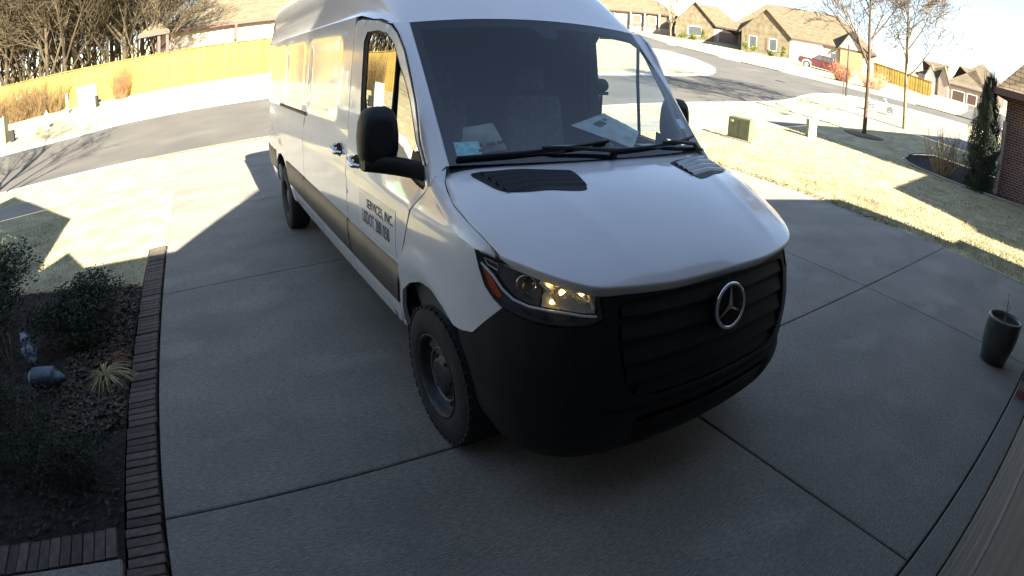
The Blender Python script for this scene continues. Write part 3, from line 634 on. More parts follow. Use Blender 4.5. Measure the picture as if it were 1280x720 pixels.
# cab interior
fl_ = MB(); fl_.box(-1.42, .3, -.93, .93, .46, .60); fl_.build('cab_floor', M_int, van)
bh = MB(); bh.box(-1.44, -1.40, -.93, .93, .45, 2.22); bh.build('bulkhead', M_dark, van)
hd = MB(); hd.grid([[(x, y, z - .02 - .02 * abs(y)) for y in (-.9, -.5, 0, .5, .9)] for x, z in ((-.66, 2.15), (-.9, 2.22), (-1.42, 2.24))]); hd.build('headliner', M_int, van)
ds = MB(); rows = []
for x, z in ((.10, 1.385), (.0, 1.40), (-.12, 1.395), (-.28, 1.375), (-.38, 1.35), (-.43, 1.30), (-.45, 1.15), (-.40, .9), (-.35, .6)):
    rows.append([(x - .04 * (1 - (y / .88) ** 2) * (x < -.2), y * (.84 if x > -.05 else .97), z - (.035 * (abs(y) / .93) ** 4 if x > -.2 else 0) + (.035 * math.exp(-((y - .42) / .18) ** 2) if -.45 < x < -.15 else 0) + (.010 * math.sin(y * 9) if x > -.3 else 0)) for y in [(-.93 + 1.86 * i / 24) for i in range(25)]])
ds.grid(rows); ds.build('dashboard', M_int, van)
for y in (-.55, .42):
    se = thing('seat', None, None); se.parent = van; se.location = (-1.0, y, .6)
    wdt = .26 if y > 0 else .42
    q = MB(); q.box(-.25, .27, -wdt, wdt, .15, .36); q.build('seat_cushion', M_seat, se, bevel=.05, seg=3)
    q = MB(); q.box(-.09, .06, -wdt, wdt, 0, .72, Matrix.Translation((-.22, 0, .32)) @ Matrix.Rotation(R(-12), 4, 'Y')); q.build('backrest', M_seat, se, bevel=.05, seg=3)
    for yy in ((0,) if y > 0 else (-.2, .2)):
        q = MB(); q.box(-.05, .05, -.13, .13, 0, .2, Matrix.Translation((-.38, yy, 1.05)) @ Matrix.Rotation(R(-12), 4, 'Y')); q.build('headrest', M_seat, se, bevel=.04, seg=3)
sw = thing('steering_wheel', None, None); sw.parent = van; sw.location = (-.52, .43, 1.36); sw.rotation_euler = (0, R(-58), 0)
q = MB(); q.lathe([(.19 + .017 * math.cos(a), .017 * math.sin(a)) for a in [2 * math.pi * k / 8 for k in range(9)]], 36); q.build('wheel_ring', M_dark, sw)
q = MB(); q.lathe([(0, .02), (.06, .015), (.075, -.03), (.03, -.2)], 16); q.bar((0, -.18, 0), (0, .18, 0), .04, .015); q.bar((0, 0, 0), (-.18, 0, 0), .05, .015); q.build('wheel_hub', M_black, sw)
q = MB(); q.tube([(-.5, .36, 1.38), (-.45, .36, 1.60), (-.45, .36, 1.74)], .008, 6); q.build('mount_arm', M_black, van)
q = MB(); q.lathe([(0, .02), (.04, .02), (.045, 0), (.04, -.02), (0, -.02)], 16, Matrix.Translation((-.45, .36, 1.775)) @ Matrix.Rotation(R(75), 4, 'Y')); q.box(-.47, -.43, .33, .40, 1.715, 1.735); q.build('fan_mount', M_black, van)
# stickers and door sign
def wsq(name, v0, v1, t0, t1, m, off=-.004):
    q = MB(); q.grid([[WS(v0 + (v1 - v0) * i / 4, t0 + (t1 - t0) * j / 2, off) for i in range(5)] for j in range(3)]); return q.build(name, m, wsh)
wsq('inspection_sticker', -.945, -.81, .055, .135, M_teal); wsq('parking_sticker', .845, .93, .16, .235, mat('pale_blue_sticker', (.5, .68, .72), rough=.5, var=.1)); wsq('paper_strip', -.40, -.13, .075, .092, mat('faded_yellow_paper', (.5, .52, .36), rough=.7, var=.4, vscale=60))
for zz_ in (.075, .105):
    wsq('sticker_print', -.90 + zz_, -.87 + zz_, .02 + zz_ * .7, .036 + zz_ * .7, M_print, -.0025)
def text_tris(txt, size=1.):
    cu = bpy.data.curves.new('t', 'FONT'); cu.body = txt; cu.size = size; cu.align_x = 'LEFT'; cu.resolution_u = 3; cu.offset = .012
    o = bpy.data.objects.new('t', cu); COL.objects.link(o); dg = bpy.context.evaluated_depsgraph_get(); me = bpy.data.meshes.new_from_object(o.evaluated_get(dg))
    V_ = [tuple(v.co) for v in me.vertices]; F_ = [tuple(p.vertices) for p in me.polygons]; bpy.data.objects.remove(o); bpy.data.curves.remove(cu); bpy.data.meshes.remove(me)
    return V_, F_
rdoor = [o for o in van.children if o.name.startswith('front_door')][0]
sgn = patch('door_sign', [(SX(-1.03), .90), (SX(-1.03), 1.15), (SX(-.375), 1.15), (SX(-.375), .90)], Sf(.003), mat('white_magnetic_sheet', (.70, .70, .71), rough=.3, coat=.6), rdoor, rim=.003, flip=True)
for txt, x_, z_, hgt, wid in (('SERVICES, INC.', -.865, 1.060, .052, .46), ('USDOT 2881058', -.955, .955, .078, .49)):
    V_, F_ = text_tris(txt); wx = max(v[0] for v in V_); hy = max(v[1] for v in V_)
    q = MB(); q.add([S(SX(x_ + v[0] / wx * wid), z_ + v[1] / hy * hgt, .0045) for v in V_], F_); q.build('sign_lettering', M_print, rdoor)

# the far front corner sits slightly further in
def pull(o):
    for ch in o.children:
        if ch.type == 'MESH' and not ch.get('_p') and ch.parent.name.split('.')[0] != 'wheel':
            me = ch.data; co = np.empty(len(me.vertices) * 3); me.vertices.foreach_get('co', co); co = co.reshape(-1, 3)
            a = np.clip((co[:, 1] - .45) / .4, 0, 1); b = np.clip((co[:, 0] - .2) / .5, 0, 1); co[:, 1] -= .034 * (a * a * (3 - 2 * a)) * (b * b * (3 - 2 * b)); me.vertices.foreach_set('co', co.ravel()); me.update()
        if ch.name.split('.')[0] not in ('wheel', 'seat', 'steering_wheel', 'side_mirror'): pull(ch)
pull(van)
# ================================================================== THE SETTING
M_conc = mat('broom_finished_concrete', (.225, .208, .178), rough=.85, col2=(.165, .154, .132), vscale=1.3, detail=9, bump=.6, bscale=70, col3=(.25, .233, .20), c3scale=1.1, stretch=(1, 1.5, 1), lo=.3, hi=.7)
def speckle(m, sc_, amt, strx=(1, 1, 1)):
    nt = m.node_tree; N = nt.nodes; L = nt.links; b = N['Principled BSDF']; src = b.inputs['Base Color'].links[0].from_socket
    tc = N.new('ShaderNodeTexCoord'); mp = N.new('ShaderNodeMapping'); mp.inputs['Scale'].default_value = strx; L.new(tc.outputs['Object'], mp.inputs[0])
    n = N.new('ShaderNodeTexNoise'); n.inputs['Scale'].default_value = sc_; n.inputs['Detail'].default_value = 6; n.inputs['Roughness'].default_value = .75; L.new(mp.outputs[0], n.inputs[0])
    mr = N.new('ShaderNodeMapRange'); mr.inputs[1].default_value = .35; mr.inputs[2].default_value = .65; mr.inputs[3].default_value = 1 - amt; mr.inputs[4].default_value = 1 + amt; L.new(n.outputs[0], mr.inputs[0])
    hs = N.new('ShaderNodeHueSaturation'); L.new(src, hs.inputs['Color']); L.new(mr.outputs[0], hs.inputs['Value']); L.new(hs.outputs[0], b.inputs['Base Color']); return m
speckle(M_conc, 28, .32, (1, 3, 1)); speckle(M_conc, 150, .34); speckle(M_conc, 5, .16, (3, 24, 1)); objvar(M_conc, .08)
M_asph = speckle(mat('old_grey_asphalt', (.085, .078, .070), rough=.9, col2=(.062, .058, .053), vscale=.5, detail=8, bump=.5, bscale=40, col3=(.10, .093, .082), c3scale=.25), 60, .15)
M_lawn = speckle(mat('dormant_tan_lawn', (.40, .365, .225), rough=.95, col2=(.24, .21, .12), vscale=2.2, detail=8, bump=1, bscale=35, col3=(.33, .28, .15), c3scale=.6), 40, .35)
M_mulch = speckle(mat('dark_mulch', (.022, .017, .013), rough=.95, col2=(.008, .007, .006), vscale=14, detail=6, bump=3, bscale=30), 50, .4)
M_brickp = objvar(mat('brown_paver_brick', (.105, .085, .068), rough=.85, col2=(.06, .048, .04), vscale=20, bump=.5, bscale=120), .35)
M_red = objvar(mat('red_house_brick', (.17, .07, .05), rough=.85, var=.3, vscale=25, bump=.5, bscale=120), .3)
M_mortar = mat('mortar', (.30, .28, .25), rough=.95, bump=.3)
# ground in one sheet of triangles, cut along the edges of the paved areas
street = [(-90, 15.45), (-6.2, 15.4), (2, 15.6), (14, 15.4), (17, 15.2), (21.6, 14.7), (23.6, 14.8), (26.3, 15.6), (29.1, 16.5), (31.5, 17), (33.5, 16.9), (35.3, 15.8), (36.3, 13.6), (37, 11.5), (37.5, 9), (38, 0), (38.5, -90), (46, -90), (45.5, 0), (44.8, 8), (44.0, 12), (43, 16), (42.0, 20), (42.0, 24.6), (42.3, 28), (43.2, 31.5), (45, 36.5), (54.6, 51.8), (62.4, 66.9), (80, 100), (73, 104), (55, 73), (47, 54), (41.9, 44.5), (40.3, 39.3), (37.6, 34.6), (35.6, 31.9), (32.4, 27.8), (29.6, 25.3), (26.6, 23.1), (24, 22.1), (20, 22.2), (15, 23.1), (6, 24.2), (-.1, 24.6), (-3.6, 24.3), (-6, 23.5), (-8.8, 22.8), (-20, 22.4), (-90, 22.2)]
walkL = [(-60, 11.25), (-60, 12.8), (-.62, 12.8), (-.62, 11.25)]
walkR = [(9.32, 11.25), (9.45, 12.8), (22, 12.6), (26, 13.2), (31, 14.9), (31.6, 13.5), (26.4, 11.7), (22, 11.1)]
apron = [(-.65, 12.85), (-.9, 14.2), (-1.7, 15.4), (10.9, 15.45), (9.9, 14.2), (9.45, 12.85)]
ndrive = [(25.6, 15.3), (24.9, 12), (24.8, 5), (24.9, -12), (30.5, -12), (30.3, 5), (30.0, 12), (30.6, 16.85), (29.1, 16.5), (26.3, 15.6)]
fdrive = [(44.0, 12.0), (46.5, 12.2), (53, 13.3), (60, 15), (70, 17.5), (71.5, 13), (62, 10.5), (52, 7.5), (44.8, 8)]
bed = [(-.86, -2), (-.86, 5.7), (-1.35, 5.95), (-2.2, 6.25), (-3.2, 6.6), (-4.6, 7.0), (-8, 7.2), (-8, -2)]
nbed = [(17.6, 5.2), (17.45, 4.0), (17.8, 2.4), (18.3, .5), (18.5, 0), (18.5, 3.3), (21.5, 3.3), (21.5, 6.6), (20, 7.1), (18.7, 6.9), (17.9, 6.2)]
drivehole = [(-.62, -.4), (-.62, 6.95), (-.609, 6.95), (-.609, 12.85), (9.45, 12.85), (9.32, 11.2), (9.15, 8.4), (9.0, 5.33), (8.84, 2.26), (8.75, -.4)]
bord = [(-.86, -.4), (-.86, 6.95), (-.62, 6.95), (-.62, -.4)]
regs = [('driveway_base', drivehole), ('border_base', bord), ('street', street), ('sidewalk', walkL), ('sidewalk', walkR), ('driveway_apron', apron), ('neighbour_driveway', ndrive), ('far_driveway', fdrive), ('garden_bed', bed), ('neighbour_bed', nbed)]
pts = []; edges = []; seen = {}
def addp(p):
    k = (round(p[0], 3), round(p[1], 3))
    if k not in seen: seen[k] = len(pts); pts.append(Vector(k))
    return seen[k]
for nm, pl in regs:
    d = densify(pl, 1.2); ids = [addp(p) for p in d]
    edges += [(a, b) for a, b in zip(ids, ids[1:] + ids[:1]) if a != b]
rad = [0]
while rad[-1] < 2000: rad.append(rad[-1] + max(.9, rad[-1] * .055))
rnd = random.Random(5)
for i, r in enumerate(rad[1:]):
    n = int(min(150, max(8, 2 * math.pi * r / max(1.0, r * .05))))
    for k in range(n):
        a = 2 * math.pi * (k + .5 * (i % 2)) / n
        p = (r * math.sin(a), r * math.cos(a))
        addp(p)
ov, oe, of, *_ = delaunay_2d_cdt(pts, edges, [], 0, 1e-5)
faces = {}
bbs = [(nm, pl, min(p[0] for p in pl), max(p[0] for p in pl), min(p[1] for p in pl), max(p[1] for p in pl)) for nm, pl in regs]
for f in of:
    cx = sum(ov[i][0] for i in f) / 3; cy = sum(ov[i][1] for i in f) / 3; nm_ = 'lawn'
    for nm, pl, xa, xb, ya, yb in bbs:
        if xa < cx < xb and ya < cy < yb and pinside((cx, cy), pl): nm_ = nm; break
    faces.setdefault(nm_, []).append(tuple(f))
OFFZ = {'street': -.055, 'driveway_base': -.10, 'border_base': -.08, 'garden_bed': -.02, 'neighbour_bed': -.02, 'sidewalk': .012, 'driveway_apron': -.02, 'lawn': 0., 'neighbour_driveway': .01, 'far_driveway': .01}
GM = {'street': M_asph, 'driveway_base': M_mulch, 'border_base': M_mulch, 'sidewalk': M_conc, 'driveway_apron': M_conc, 'neighbour_driveway': M_conc, 'far_driveway': M_asph, 'garden_bed': M_mulch, 'neighbour_bed': M_mulch, 'lawn': M_lawn}
for nm, fs in faces.items():
    used = sorted({i for f in fs for i in f}); mp = {v: k for k, v in enumerate(used)}
    mb = MB(); mb.add([(ov[i][0], ov[i][1], hz(ov[i][0], ov[i][1]) + OFFZ[nm]) for i in used], [tuple(mp[i] for i in f) for f in fs], nm in ('lawn', 'street'))
    if nm == 'driveway_base':
        continue
    tag(mb.build(nm, GM[nm]), kind='structure')
# one flat sheet under driveway and border joints
q = MB(); q.box(-.86, 9.5, -.4, 6.95, -.16, -.10); q.box(-.608, 9.5, 6.95, 12.86, -.16, -.10); tag(q.build('driveway_bed', M_mulch), kind='structure')
# kerbs
M_kerb = mat('kerb_concrete', (.36, .355, .34), rough=.85, var=.15, vscale=3, bump=.3)
def kerb(path, side):
    path = smooth_poly(densify(path, 1.5, False), 1, False); mb = MB(); rows = []
    for i, p in enumerate(path):
        a = Vector(path[max(0, i - 1)]); b = Vector(path[min(len(path) - 1, i + 1)]); t = (b - a).normalized(); n = Vector((-t.y, t.x)) * side
        P_ = Vector(p); row = []
        for o_, z_ in ((-.02, -.2), (-.02, .012), (.05, .02), (.12, .0), (.17, -.035), (.45, -.050), (.46, -.2)):
            qv = P_ + n * o_; row.append((qv.x, qv.y, hz(qv.x, qv.y) + z_))
        rows.append(row)
    mb.grid(rows, smooth=False); tag(mb.build('kerb', M_kerb), kind='structure')
kerb([(10.9, 15.43), (14, 15.4)] + street[4:17], 1); kerb([street[0], street[1], (-1.7, 15.41)], 1)
kerb(street[32:50], 1)
# driveway slabs with real joints
drv = thing('driveway', 'wide grey concrete driveway of jointed slabs in front of the garage', 'driveway', (0, 0, 0)); drv['kind'] = 'structure'; del drv['category']
XJ = [[-.613, 2.377, 5.689, 8.75], [-.613, 2.377, 5.689, 8.84], [-.613, 2.377, 5.689, 9.0], [-.613, 2.377, 5.689, 9.15], [-.613, 2.377, 5.689, 9.32], [-.613, 2.377, 5.689, 9.45]]
YJ = [.155, 2.262, 5.333, 8.40, 11.25, 12.85]
def slab(x0, x1, x0b, x1b, y0, y1, g=.006, name='slab', z=0.):
    mb = MB(); b_ = .008
    lo = [(x0 + g, y0 + g), (x1 - g, y0 + g), (x1b - g, y1 - g), (x0b + g, y1 - g)]; c = (sum(p[0] for p in lo) / 4, sum(p[1] for p in lo) / 4)
    inn = [(p[0] + (b_ if p[0] < c[0] else -b_), p[1] + (b_ if p[1] < c[1] else -b_)) for p in lo]
    mb.add([(x, y, z - .10) for x, y in lo] + [(x, y, z - b_ * .7) for x, y in lo] + [(x, y, z) for x, y in inn], [(0, 1, 5, 4), (1, 2, 6, 5), (2, 3, 7, 6), (3, 0, 4, 7), (4, 5, 9, 8), (5, 6, 10, 9), (6, 7, 11, 10), (7, 4, 8, 11), (8, 9, 10, 11)])
    return mb.build(name, M_conc, drv)
for j in range(5):
    for i in range(3): slab(XJ[j][i], XJ[j][i + 1], XJ[j + 1][i], XJ[j + 1][i + 1], YJ[j], YJ[j + 1])
slab(-.613, 4.83, -.613, 4.83, -.03, .155, name='garage_threshold'); slab(4.83, 8.75, 4.83, 8.75, -.03, .155, name='garage_threshold')
# brick border along the driveway
bb = thing('brick_border', None, None); tag(bb, kind='structure')
q = MB(); q.box(-.105, .105, -.031, .031, -.06, 0); b0 = q.build('brick', M_brickp, bb, bevel=.004); y = .06; b0.location = (-.737, y, .004)
b0.data.materials[0] = M_brickp
k = 0; rb = random.Random(3)
while y < 6.88:
    y += .0715; k += 1
    c = clone(b0, (-.737 + rb.uniform(-.006, .006), y, .004 + rb.uniform(-.006, .004)), rb.uniform(-.02, .02)); c.parent = bb
# low walk and its brick edging in the lower left corner
q = MB(); q.box(-8, -.87, -2, 2.03, -.1, .015); tag(q.build('front_walk', M_conc, bevel=.01), kind='structure')
fe = thing('walk_edging', None, None); tag(fe, kind='structure'); x = -.90
while x > -4.5:
    c = inst(b0, 'brick', fe, (x - .03, 2.15, .01 + rb.uniform(-.004, .004)), (0, 0, R(90) + rb.uniform(-.02, .02))); x -= .071
# ------------------------------------------------------------------ our house (behind and beside the camera)
M_sid = mat('taupe_painted_siding', (.20, .185, .17), rough=.7, var=.15, vscale=5, stretch=(1, 1, 12), bump=.2)
M_shin = speckle(mat('brown_shingles', (.20, .165, .13), rough=.95, var=.25, vscale=9, stretch=(1, 1, 3), bump=.6, bscale=30), 30, .3)
M_door = mat('grey_wood_garage_door', (.11, .105, .10), rough=.6, var=.25, vscale=5, stretch=(.6, 1, 14), bump=.3, bscale=50)
hs = thing('own_house', 'brick and siding house wall with garage door beside the driveway', 'house', (0, 0, 0))
def prof(xs, y0, y1, name, m, par, z0=2.62):
    mb = MB(); n = len(xs); mb.add([(x, y1, z) for x, z in xs] + [(x, y0, z) for x, z in xs] + [(x, y1, z0) for x, z in xs] + [(x, y0, z0) for x, z in xs],
        [(i, i + 1, n + i + 1, n + i) for i in range(n - 1)] + [(i + 1, i, 2 * n + i, 2 * n + i + 1) for i in range(n - 1)] + [(n + i, n + i + 1, 3 * n + i + 1, 3 * n + i) for i in range(n - 1)] + [(2 * n + i, 3 * n + i, 3 * n + i + 1, 2 * n + i + 1) for i in range(n - 1)] + [(0, n, 3 * n, 2 * n), (n - 1, 3 * n - 1, 4 * n - 1, 2 * n - 1)][:1] + [(n - 1, 2 * n - 1, 4 * n - 1, 3 * n - 1)])
    return mb.build(name, m, par)
GZ = 1.732
f_ = lambda G, y=.7: (G - y) / GZ
prof([(-14, 2.8), (-7.9, 3.2), (-4.92, f_(14.2, 3.2)), (-2.38, f_(9.86, 3.2))], -9, 3.2, 'roof', M_shin, hs)
q = MB(); q.box(-14, -2.75, -2, 2.75, -.2, 2.63); q.build('wall', M_sid, hs)
prof([(-2.6, f_(6.9)), (-2.36, f_(6.9)), (-1.93, f_(7.68)), (-1.53, f_(6.80)), (-.28, f_(6.66))], -9, .7, 'roof', M_shin, hs, 2.95)
q = MB(); q.add([(-.28, .7, f_(6.66)), (1.75, -3.6, f_(9.9, -3.6)), (4.9, -3.6, f_(9.9, -3.6)), (7.67, 0, f_(5.18, 0)), (-.28, -9, 3.3), (7.67, -9, 2.8), (4.6, .7, f_(6.66)), (5.1, 0, 3.1), (-.28, .7, 3.2), (4.6, .7, 3.2), (5.1, 0, 2.85), (7.67, 0, 2.75), (-.28, -1, 2.9), (7.67, -1, 2.7)], [(0, 6, 2, 1), (6, 7, 2), (7, 3, 2), (0, 1, 4), (1, 2, 5, 4), (2, 3, 5), (0, 8, 9, 6), (6, 9, 10, 7), (7, 10, 11, 3), (8, 12, 13, 11, 10, 9)]); q.build('roof', M_shin, hs)
f_ = lambda G, y=-.1: (G - y) / GZ
prof([(7.6, f_(5.2)), (9.66, f_(4.66))], -9, -.1, 'roof', M_shin, hs, 2.64)
prof([(9.60, 2.7), (10.09, 2.69)], -9, -2.4, 'roof', M_shin, hs)
q = MB(); q.box(-14, .12, -9, -.06, -.2, 2.95); q.build('wall', M_sid, hs)
q = MB(); q.box(4.98, 9.2, -9, -.11, -.2, 2.7); q.build('wall', M_mortar, hs)
q = MB(); q.box(.10, 5.0, -.3, -.10, 2.2, 2.95); q.build('wall', M_sid, hs)
gd = thing('garage_door', None, None); gd.parent = hs
for k in range(15):
    q = MB(); q.box(.12, 4.98, -.07, -.034 - .004 * (k % 4 == 3), .012 + k * .147, .012 + (k + 1) * .147 - .008); q.build('plank', M_door, gd, bevel=.004)
q = MB(); q.box(.12, 4.98, -.09, -.066, 0, 2.22); q.build('door_backing', M_dark, gd)
# brick pier right of the garage door
for row in range(34):
    for c_ in range(3):
        x0 = 4.86 + c_ * .21 + (.105 if row % 2 else 0)
        q = MB(); q.box(x0, x0 + .2, .02, .13 + rb.uniform(-.002, .002), row * .075 + .005, row * .075 + .07)
        if row == 0 and c_ == 0: pass
        q.build('brick', M_red, hs)
q = MB(); q.box(4.865, 5.55, -.05, .122, 0, 2.6); q.build('pier_core', M_mortar, hs)
# ------------------------------------------------------------------ grass blades and litter close to the camera
def scatter(name, areas, n, m, fn, label, cat, seed=1, dens=None):
    rs = np.random.RandomState(seed); V = []; F = []; cnt = 0
    tot = sum((a[1] - a[0]) * (a[3] - a[2]) for a, _ in areas)
    for a, pl in areas:
        k = int(n * (a[1] - a[0]) * (a[3] - a[2]) / tot)
        for _ in range(k):
            x = rs.uniform(a[0], a[1]); y = rs.uniform(a[2], a[3])
            if pl is not None and not pl(x, y): continue
            vs, fs = fn(rs, x, y); V += vs; F += [tuple(i + cnt for i in f) for f in fs]; cnt += len(vs)
    me = bpy.data.meshes.new(name); me.from_pydata(V, [], F); me.materials.append(m); o = bpy.data.objects.new(name, me); COL.objects.link(o)
    return tag(o, label, cat, kind='stuff')
def blade(h0, h1, w0):
    def f(rs, x, y):
        a = rs.uniform(0, 6.28); h = rs.uniform(h0, h1); l = rs.uniform(.2, 1.2) * h; w_ = w0 * rs.uniform(.6, 1.3); z = hz(x, y) - .004; b = rs.uniform(0, 6.28)
        c, s = math.cos(a) * w_, math.sin(a) * w_
        return [(x - c, y - s, z), (x + c, y + s, z), (x + l * math.cos(b), y + l * math.sin(b), z + h)], [(0, 1, 2)]
    return f
inb = lambda x, y: pinside((x, y), bed)
onwalk = lambda x, y: 11.2 < y < 12.85
gl_ok = lambda x, y: not inb(x, y) and not onwalk(x, y)
M_blade = objvar(mat('dry_grass_blade', (.37, .33, .20), rough=.9, col2=(.19, .16, .085), vscale=1.5, detail=6), 0)
scatter('grass', [((-8, -.88, 5.4, 9), gl_ok), ((-8, -.88, 7, 10), gl_ok), ((-9, -.88, 9, 15.2), gl_ok)], 70000, M_blade, blade(.02, .05, .0035), 'dormant tan grass on the lawn left of the driveway', 'grass', 2)
dr_r = lambda x, y: x > lerpt([(0, 8.76), (2.26, 8.86), (5.33, 9.02), (8.4, 9.17), (11.25, 9.35)], y) and not onwalk(x, y)
scatter('grass', [((8.75, 10.6, .2, 6), dr_r), ((8.9, 12, .2, 9), dr_r), ((9.2, 18, 0, 11.2), lambda x, y: dr_r(x, y) and not pinside((x, y), nbed))], 75000, M_blade, blade(.025, .065, .005), 'dormant tan grass on the lawn right of the driveway', 'grass', 3)
def leaf(rs, x, y):
    z = hz(x, y) + rs.uniform(-.012, .03); s = rs.uniform(.012, .034); M = Matrix.Rotation(rs.uniform(0, 6.28), 3, 'Z') @ Matrix.Rotation(rs.uniform(-.7, .7), 3, 'X')
    vs = [M @ Vector(p) * s for p in ((-1, 0, 0), (0, -.55, .15), (1, 0, 0), (0, .55, .15))]
    return [(x + v.x, y + v.y, z + v.z) for v in vs], [(0, 1, 2, 3)]
M_leaf = objvar(mat('fallen_leaf', (.12, .09, .06), rough=.85, col2=(.025, .018, .012), vscale=30, detail=2, lo=.42, hi=.6), 0)
scatter('leaf_litter', [((-5, -.87, 2.3, 7), inb)], 9000, mat('shade_dark_mulch_chip', (.035, .027, .02), rough=.9, var=.5, vscale=30), leaf, 'mulch chips coloured darker to stand for the shade over the garden bed', 'mulch', 14)  # chip colour darkened to put the bed's deep shade into it
scatter('leaf_litter', [((-1.5, -.87, 3.2, 5.9), inb)], 4200, M_leaf, leaf, 'brown fallen leaves and mulch chips covering the garden bed', 'leaves', 4)
scatter('leaf_litter', [((17.4, 21, .3, 7), lambda x, y: pinside((x, y), nbed))], 5000, M_leaf, leaf, 'dark leaf mulch in the bed beside the brick house', 'leaves', 5)
def edgeleaf(rs, x, y):
    return leaf(rs, x, y)
scatter('edge_leaves', [((8.85, 9.6, 3.2, 11), lambda x, y: abs(x - lerpt([(0, 8.8), (2.26, 8.9), (5.33, 9.08), (8.4, 9.22), (11.25, 9.4)], y)) < .12)], 5000, mat('brown_edge_leaf', (.13, .10, .04), rough=.9, var=.4, vscale=30), leaf, 'brown leaves caught along the right edge of the driveway', 'leaves', 6)

# ================================================================== THINGS AROUND
M_bark = mat('grey_brown_bark', (.085, .062, .042), rough=.95, var=.3, vscale=8, bump=.8, bscale=30)
M_barkl = mat('pale_twig_bark', (.22, .17, .10), rough=.95, var=.25, vscale=5)
M_wood = mat('brown_winter_branches', (.06, .044, .024), rough=.95, var=.35, vscale=.6)
def bare_tree(seed, H, r0, trunk_h, levels=4, kids=(6, 5, 4, 4), spread=.75, twig_r=.004, up=.25, lean=(0, 0), nseg=5, crown=.55):
    rs = random.Random(seed); tr = MB(); br = MB()
    def limb(p, d, L, r, lv):
        m = nseg if lv < 2 else 3; pts = [p.copy()]; rr = [r]; q = p.copy(); dd = d.copy()
        for i in range(m):
            dd = (dd + Vector((rs.uniform(-1, 1), rs.uniform(-1, 1), rs.uniform(-.6, 1) * (1 if lv else .4))) * (.05 if lv == 0 else .16) + Vector((0, 0, up * .12 if lv else 0))).normalized()
            q = q + dd * (L / m); pts.append(q.copy()); rr.append(max(twig_r, r * (1 - (i + 1) / m * (.65 if lv == 0 else .8))))
        (tr if lv == 0 else br).tube(pts, rr, 8 if lv == 0 else (5 if lv == 1 else 3), cap=False, smooth=lv < 2)
        if lv >= levels: return
        k = kids[min(lv, len(kids) - 1)]
        for j in range(k + (k if lv == 0 else 0)):
            t = rs.uniform(trunk_h / H if lv == 0 else .25, 1.0) if lv else trunk_h / H + (1 - trunk_h / H) * (j + rs.random()) / (2 * k)
            a = min(int(t * m), m - 1); u = t * m - a; pp = pts[a].lerp(pts[a + 1], min(1, u))
            ax = (pts[a + 1] - pts[a]).normalized(); side = ax.orthogonal(); side.rotate(Matrix.Rotation(rs.uniform(0, 6.28), 3, ax)); side.normalize()
            ang = spread * rs.uniform(.6, 1.25) * (1 if lv else 1.1 - .3 * t)
            nd = (ax * math.cos(ang) + side * math.sin(ang)).normalized()
            limb(pp, nd, L * (crown * (1.15 - .6 * t) if lv == 0 else rs.uniform(.40, .62)), max(twig_r, rr[a] * rs.uniform(.42, .6)), lv + 1)
    limb(Vector((0, 0, 0)), Vector((lean[0], lean[1], 1)).normalized(), H, r0, 0)
    return tr, br
def tree(name, label, loc, rz, mbs, m, group=None, cat='tree'):
    t = thing(name, label, cat, loc, rz, group); mbs[0].build('trunk', m, t); mbs[1].build('branches', m, t); return t
Z = lambda x, y, d=0: (x, y, hz(x, y) + d)
# the two street-side yard trees to the right, and the one whose shadow falls on the street
tree('bare_tree', 'slender dark bare tree in a mulch ring beyond the white pedestal', Z(20.93, 9.55, -.02), 0, bare_tree(11, 6.9, .10, 2.1, 4, (8, 7, 6, 3), .72, .009, crown=.50), M_bark)
tree('bare_tree', 'slender pale bare tree beside the neighbouring driveway, right of the dark bare tree', Z(25.3, 9.43, -.02), 1, bare_tree(23, 6.9, .095, 2.2, 4, (8, 7, 6, 3), .8, .009, crown=.48), M_barkl)
tree('bare_tree', 'bare tree out of frame at left whose branch shadows fall on the street', (-6.6, 9.6, 0), 2, bare_tree(7, 8.2, .13, 2.2, 4, (6, 5, 4, 4), .6, .008), M_bark)
q = MB(); q.lathe([(0, .03), (.5, .025), (.85, .0), (.95, -.05)], 24); o = q.build('mulch_ring', mat('faded_mulch', (.13, .10, .065), rough=.95, var=.4, vscale=10, bump=1), None, Z(20.93, 9.55)); tag(o, kind='structure')
tree('bare_tree', 'pale bare tree in front of the left brick house across the street', (66.5, 65.2, 5.3), 0, bare_tree(31, 7.5, .12, 1.2, 3, (7, 6, 5), .5, .02), M_barkl)
# woods behind the fence
wv = [bare_tree(100 + i, 11, .13, .8, 4, (9, 7, 6, 3), .62, .013, crown=.55, nseg=4) for i in range(3)]
src = []
for i, (a, b) in enumerate(wv):
    t = tree('woodland_tree', 'brown leafless trees crowded together behind the wooden fence', (0, 0, 0), 0, (a, b), M_wood, 'leafless woods behind the fence'); src.append(t)
rs = random.Random(12); used = set()
wpos = []
for k in range(84):
    az = R(-34 + 31.5 * ((k * .618) % 1)); r = 36 + 38 * ((k * .377) % 1)
    wpos.append((r * math.sin(az), r * math.cos(az)))
for k, (x, y) in enumerate(wpos):
    j = k % 3; s_ = rs.uniform(.8, 1.25)
    t = src[j] if j not in used else clone(src[j]); used.add(j)
    t.location = Z(x, y, -.3); t.rotation_euler = (0, 0, rs.uniform(0, 6.28)); t.scale = (s_ * 1.15, s_ * 1.15, s_)
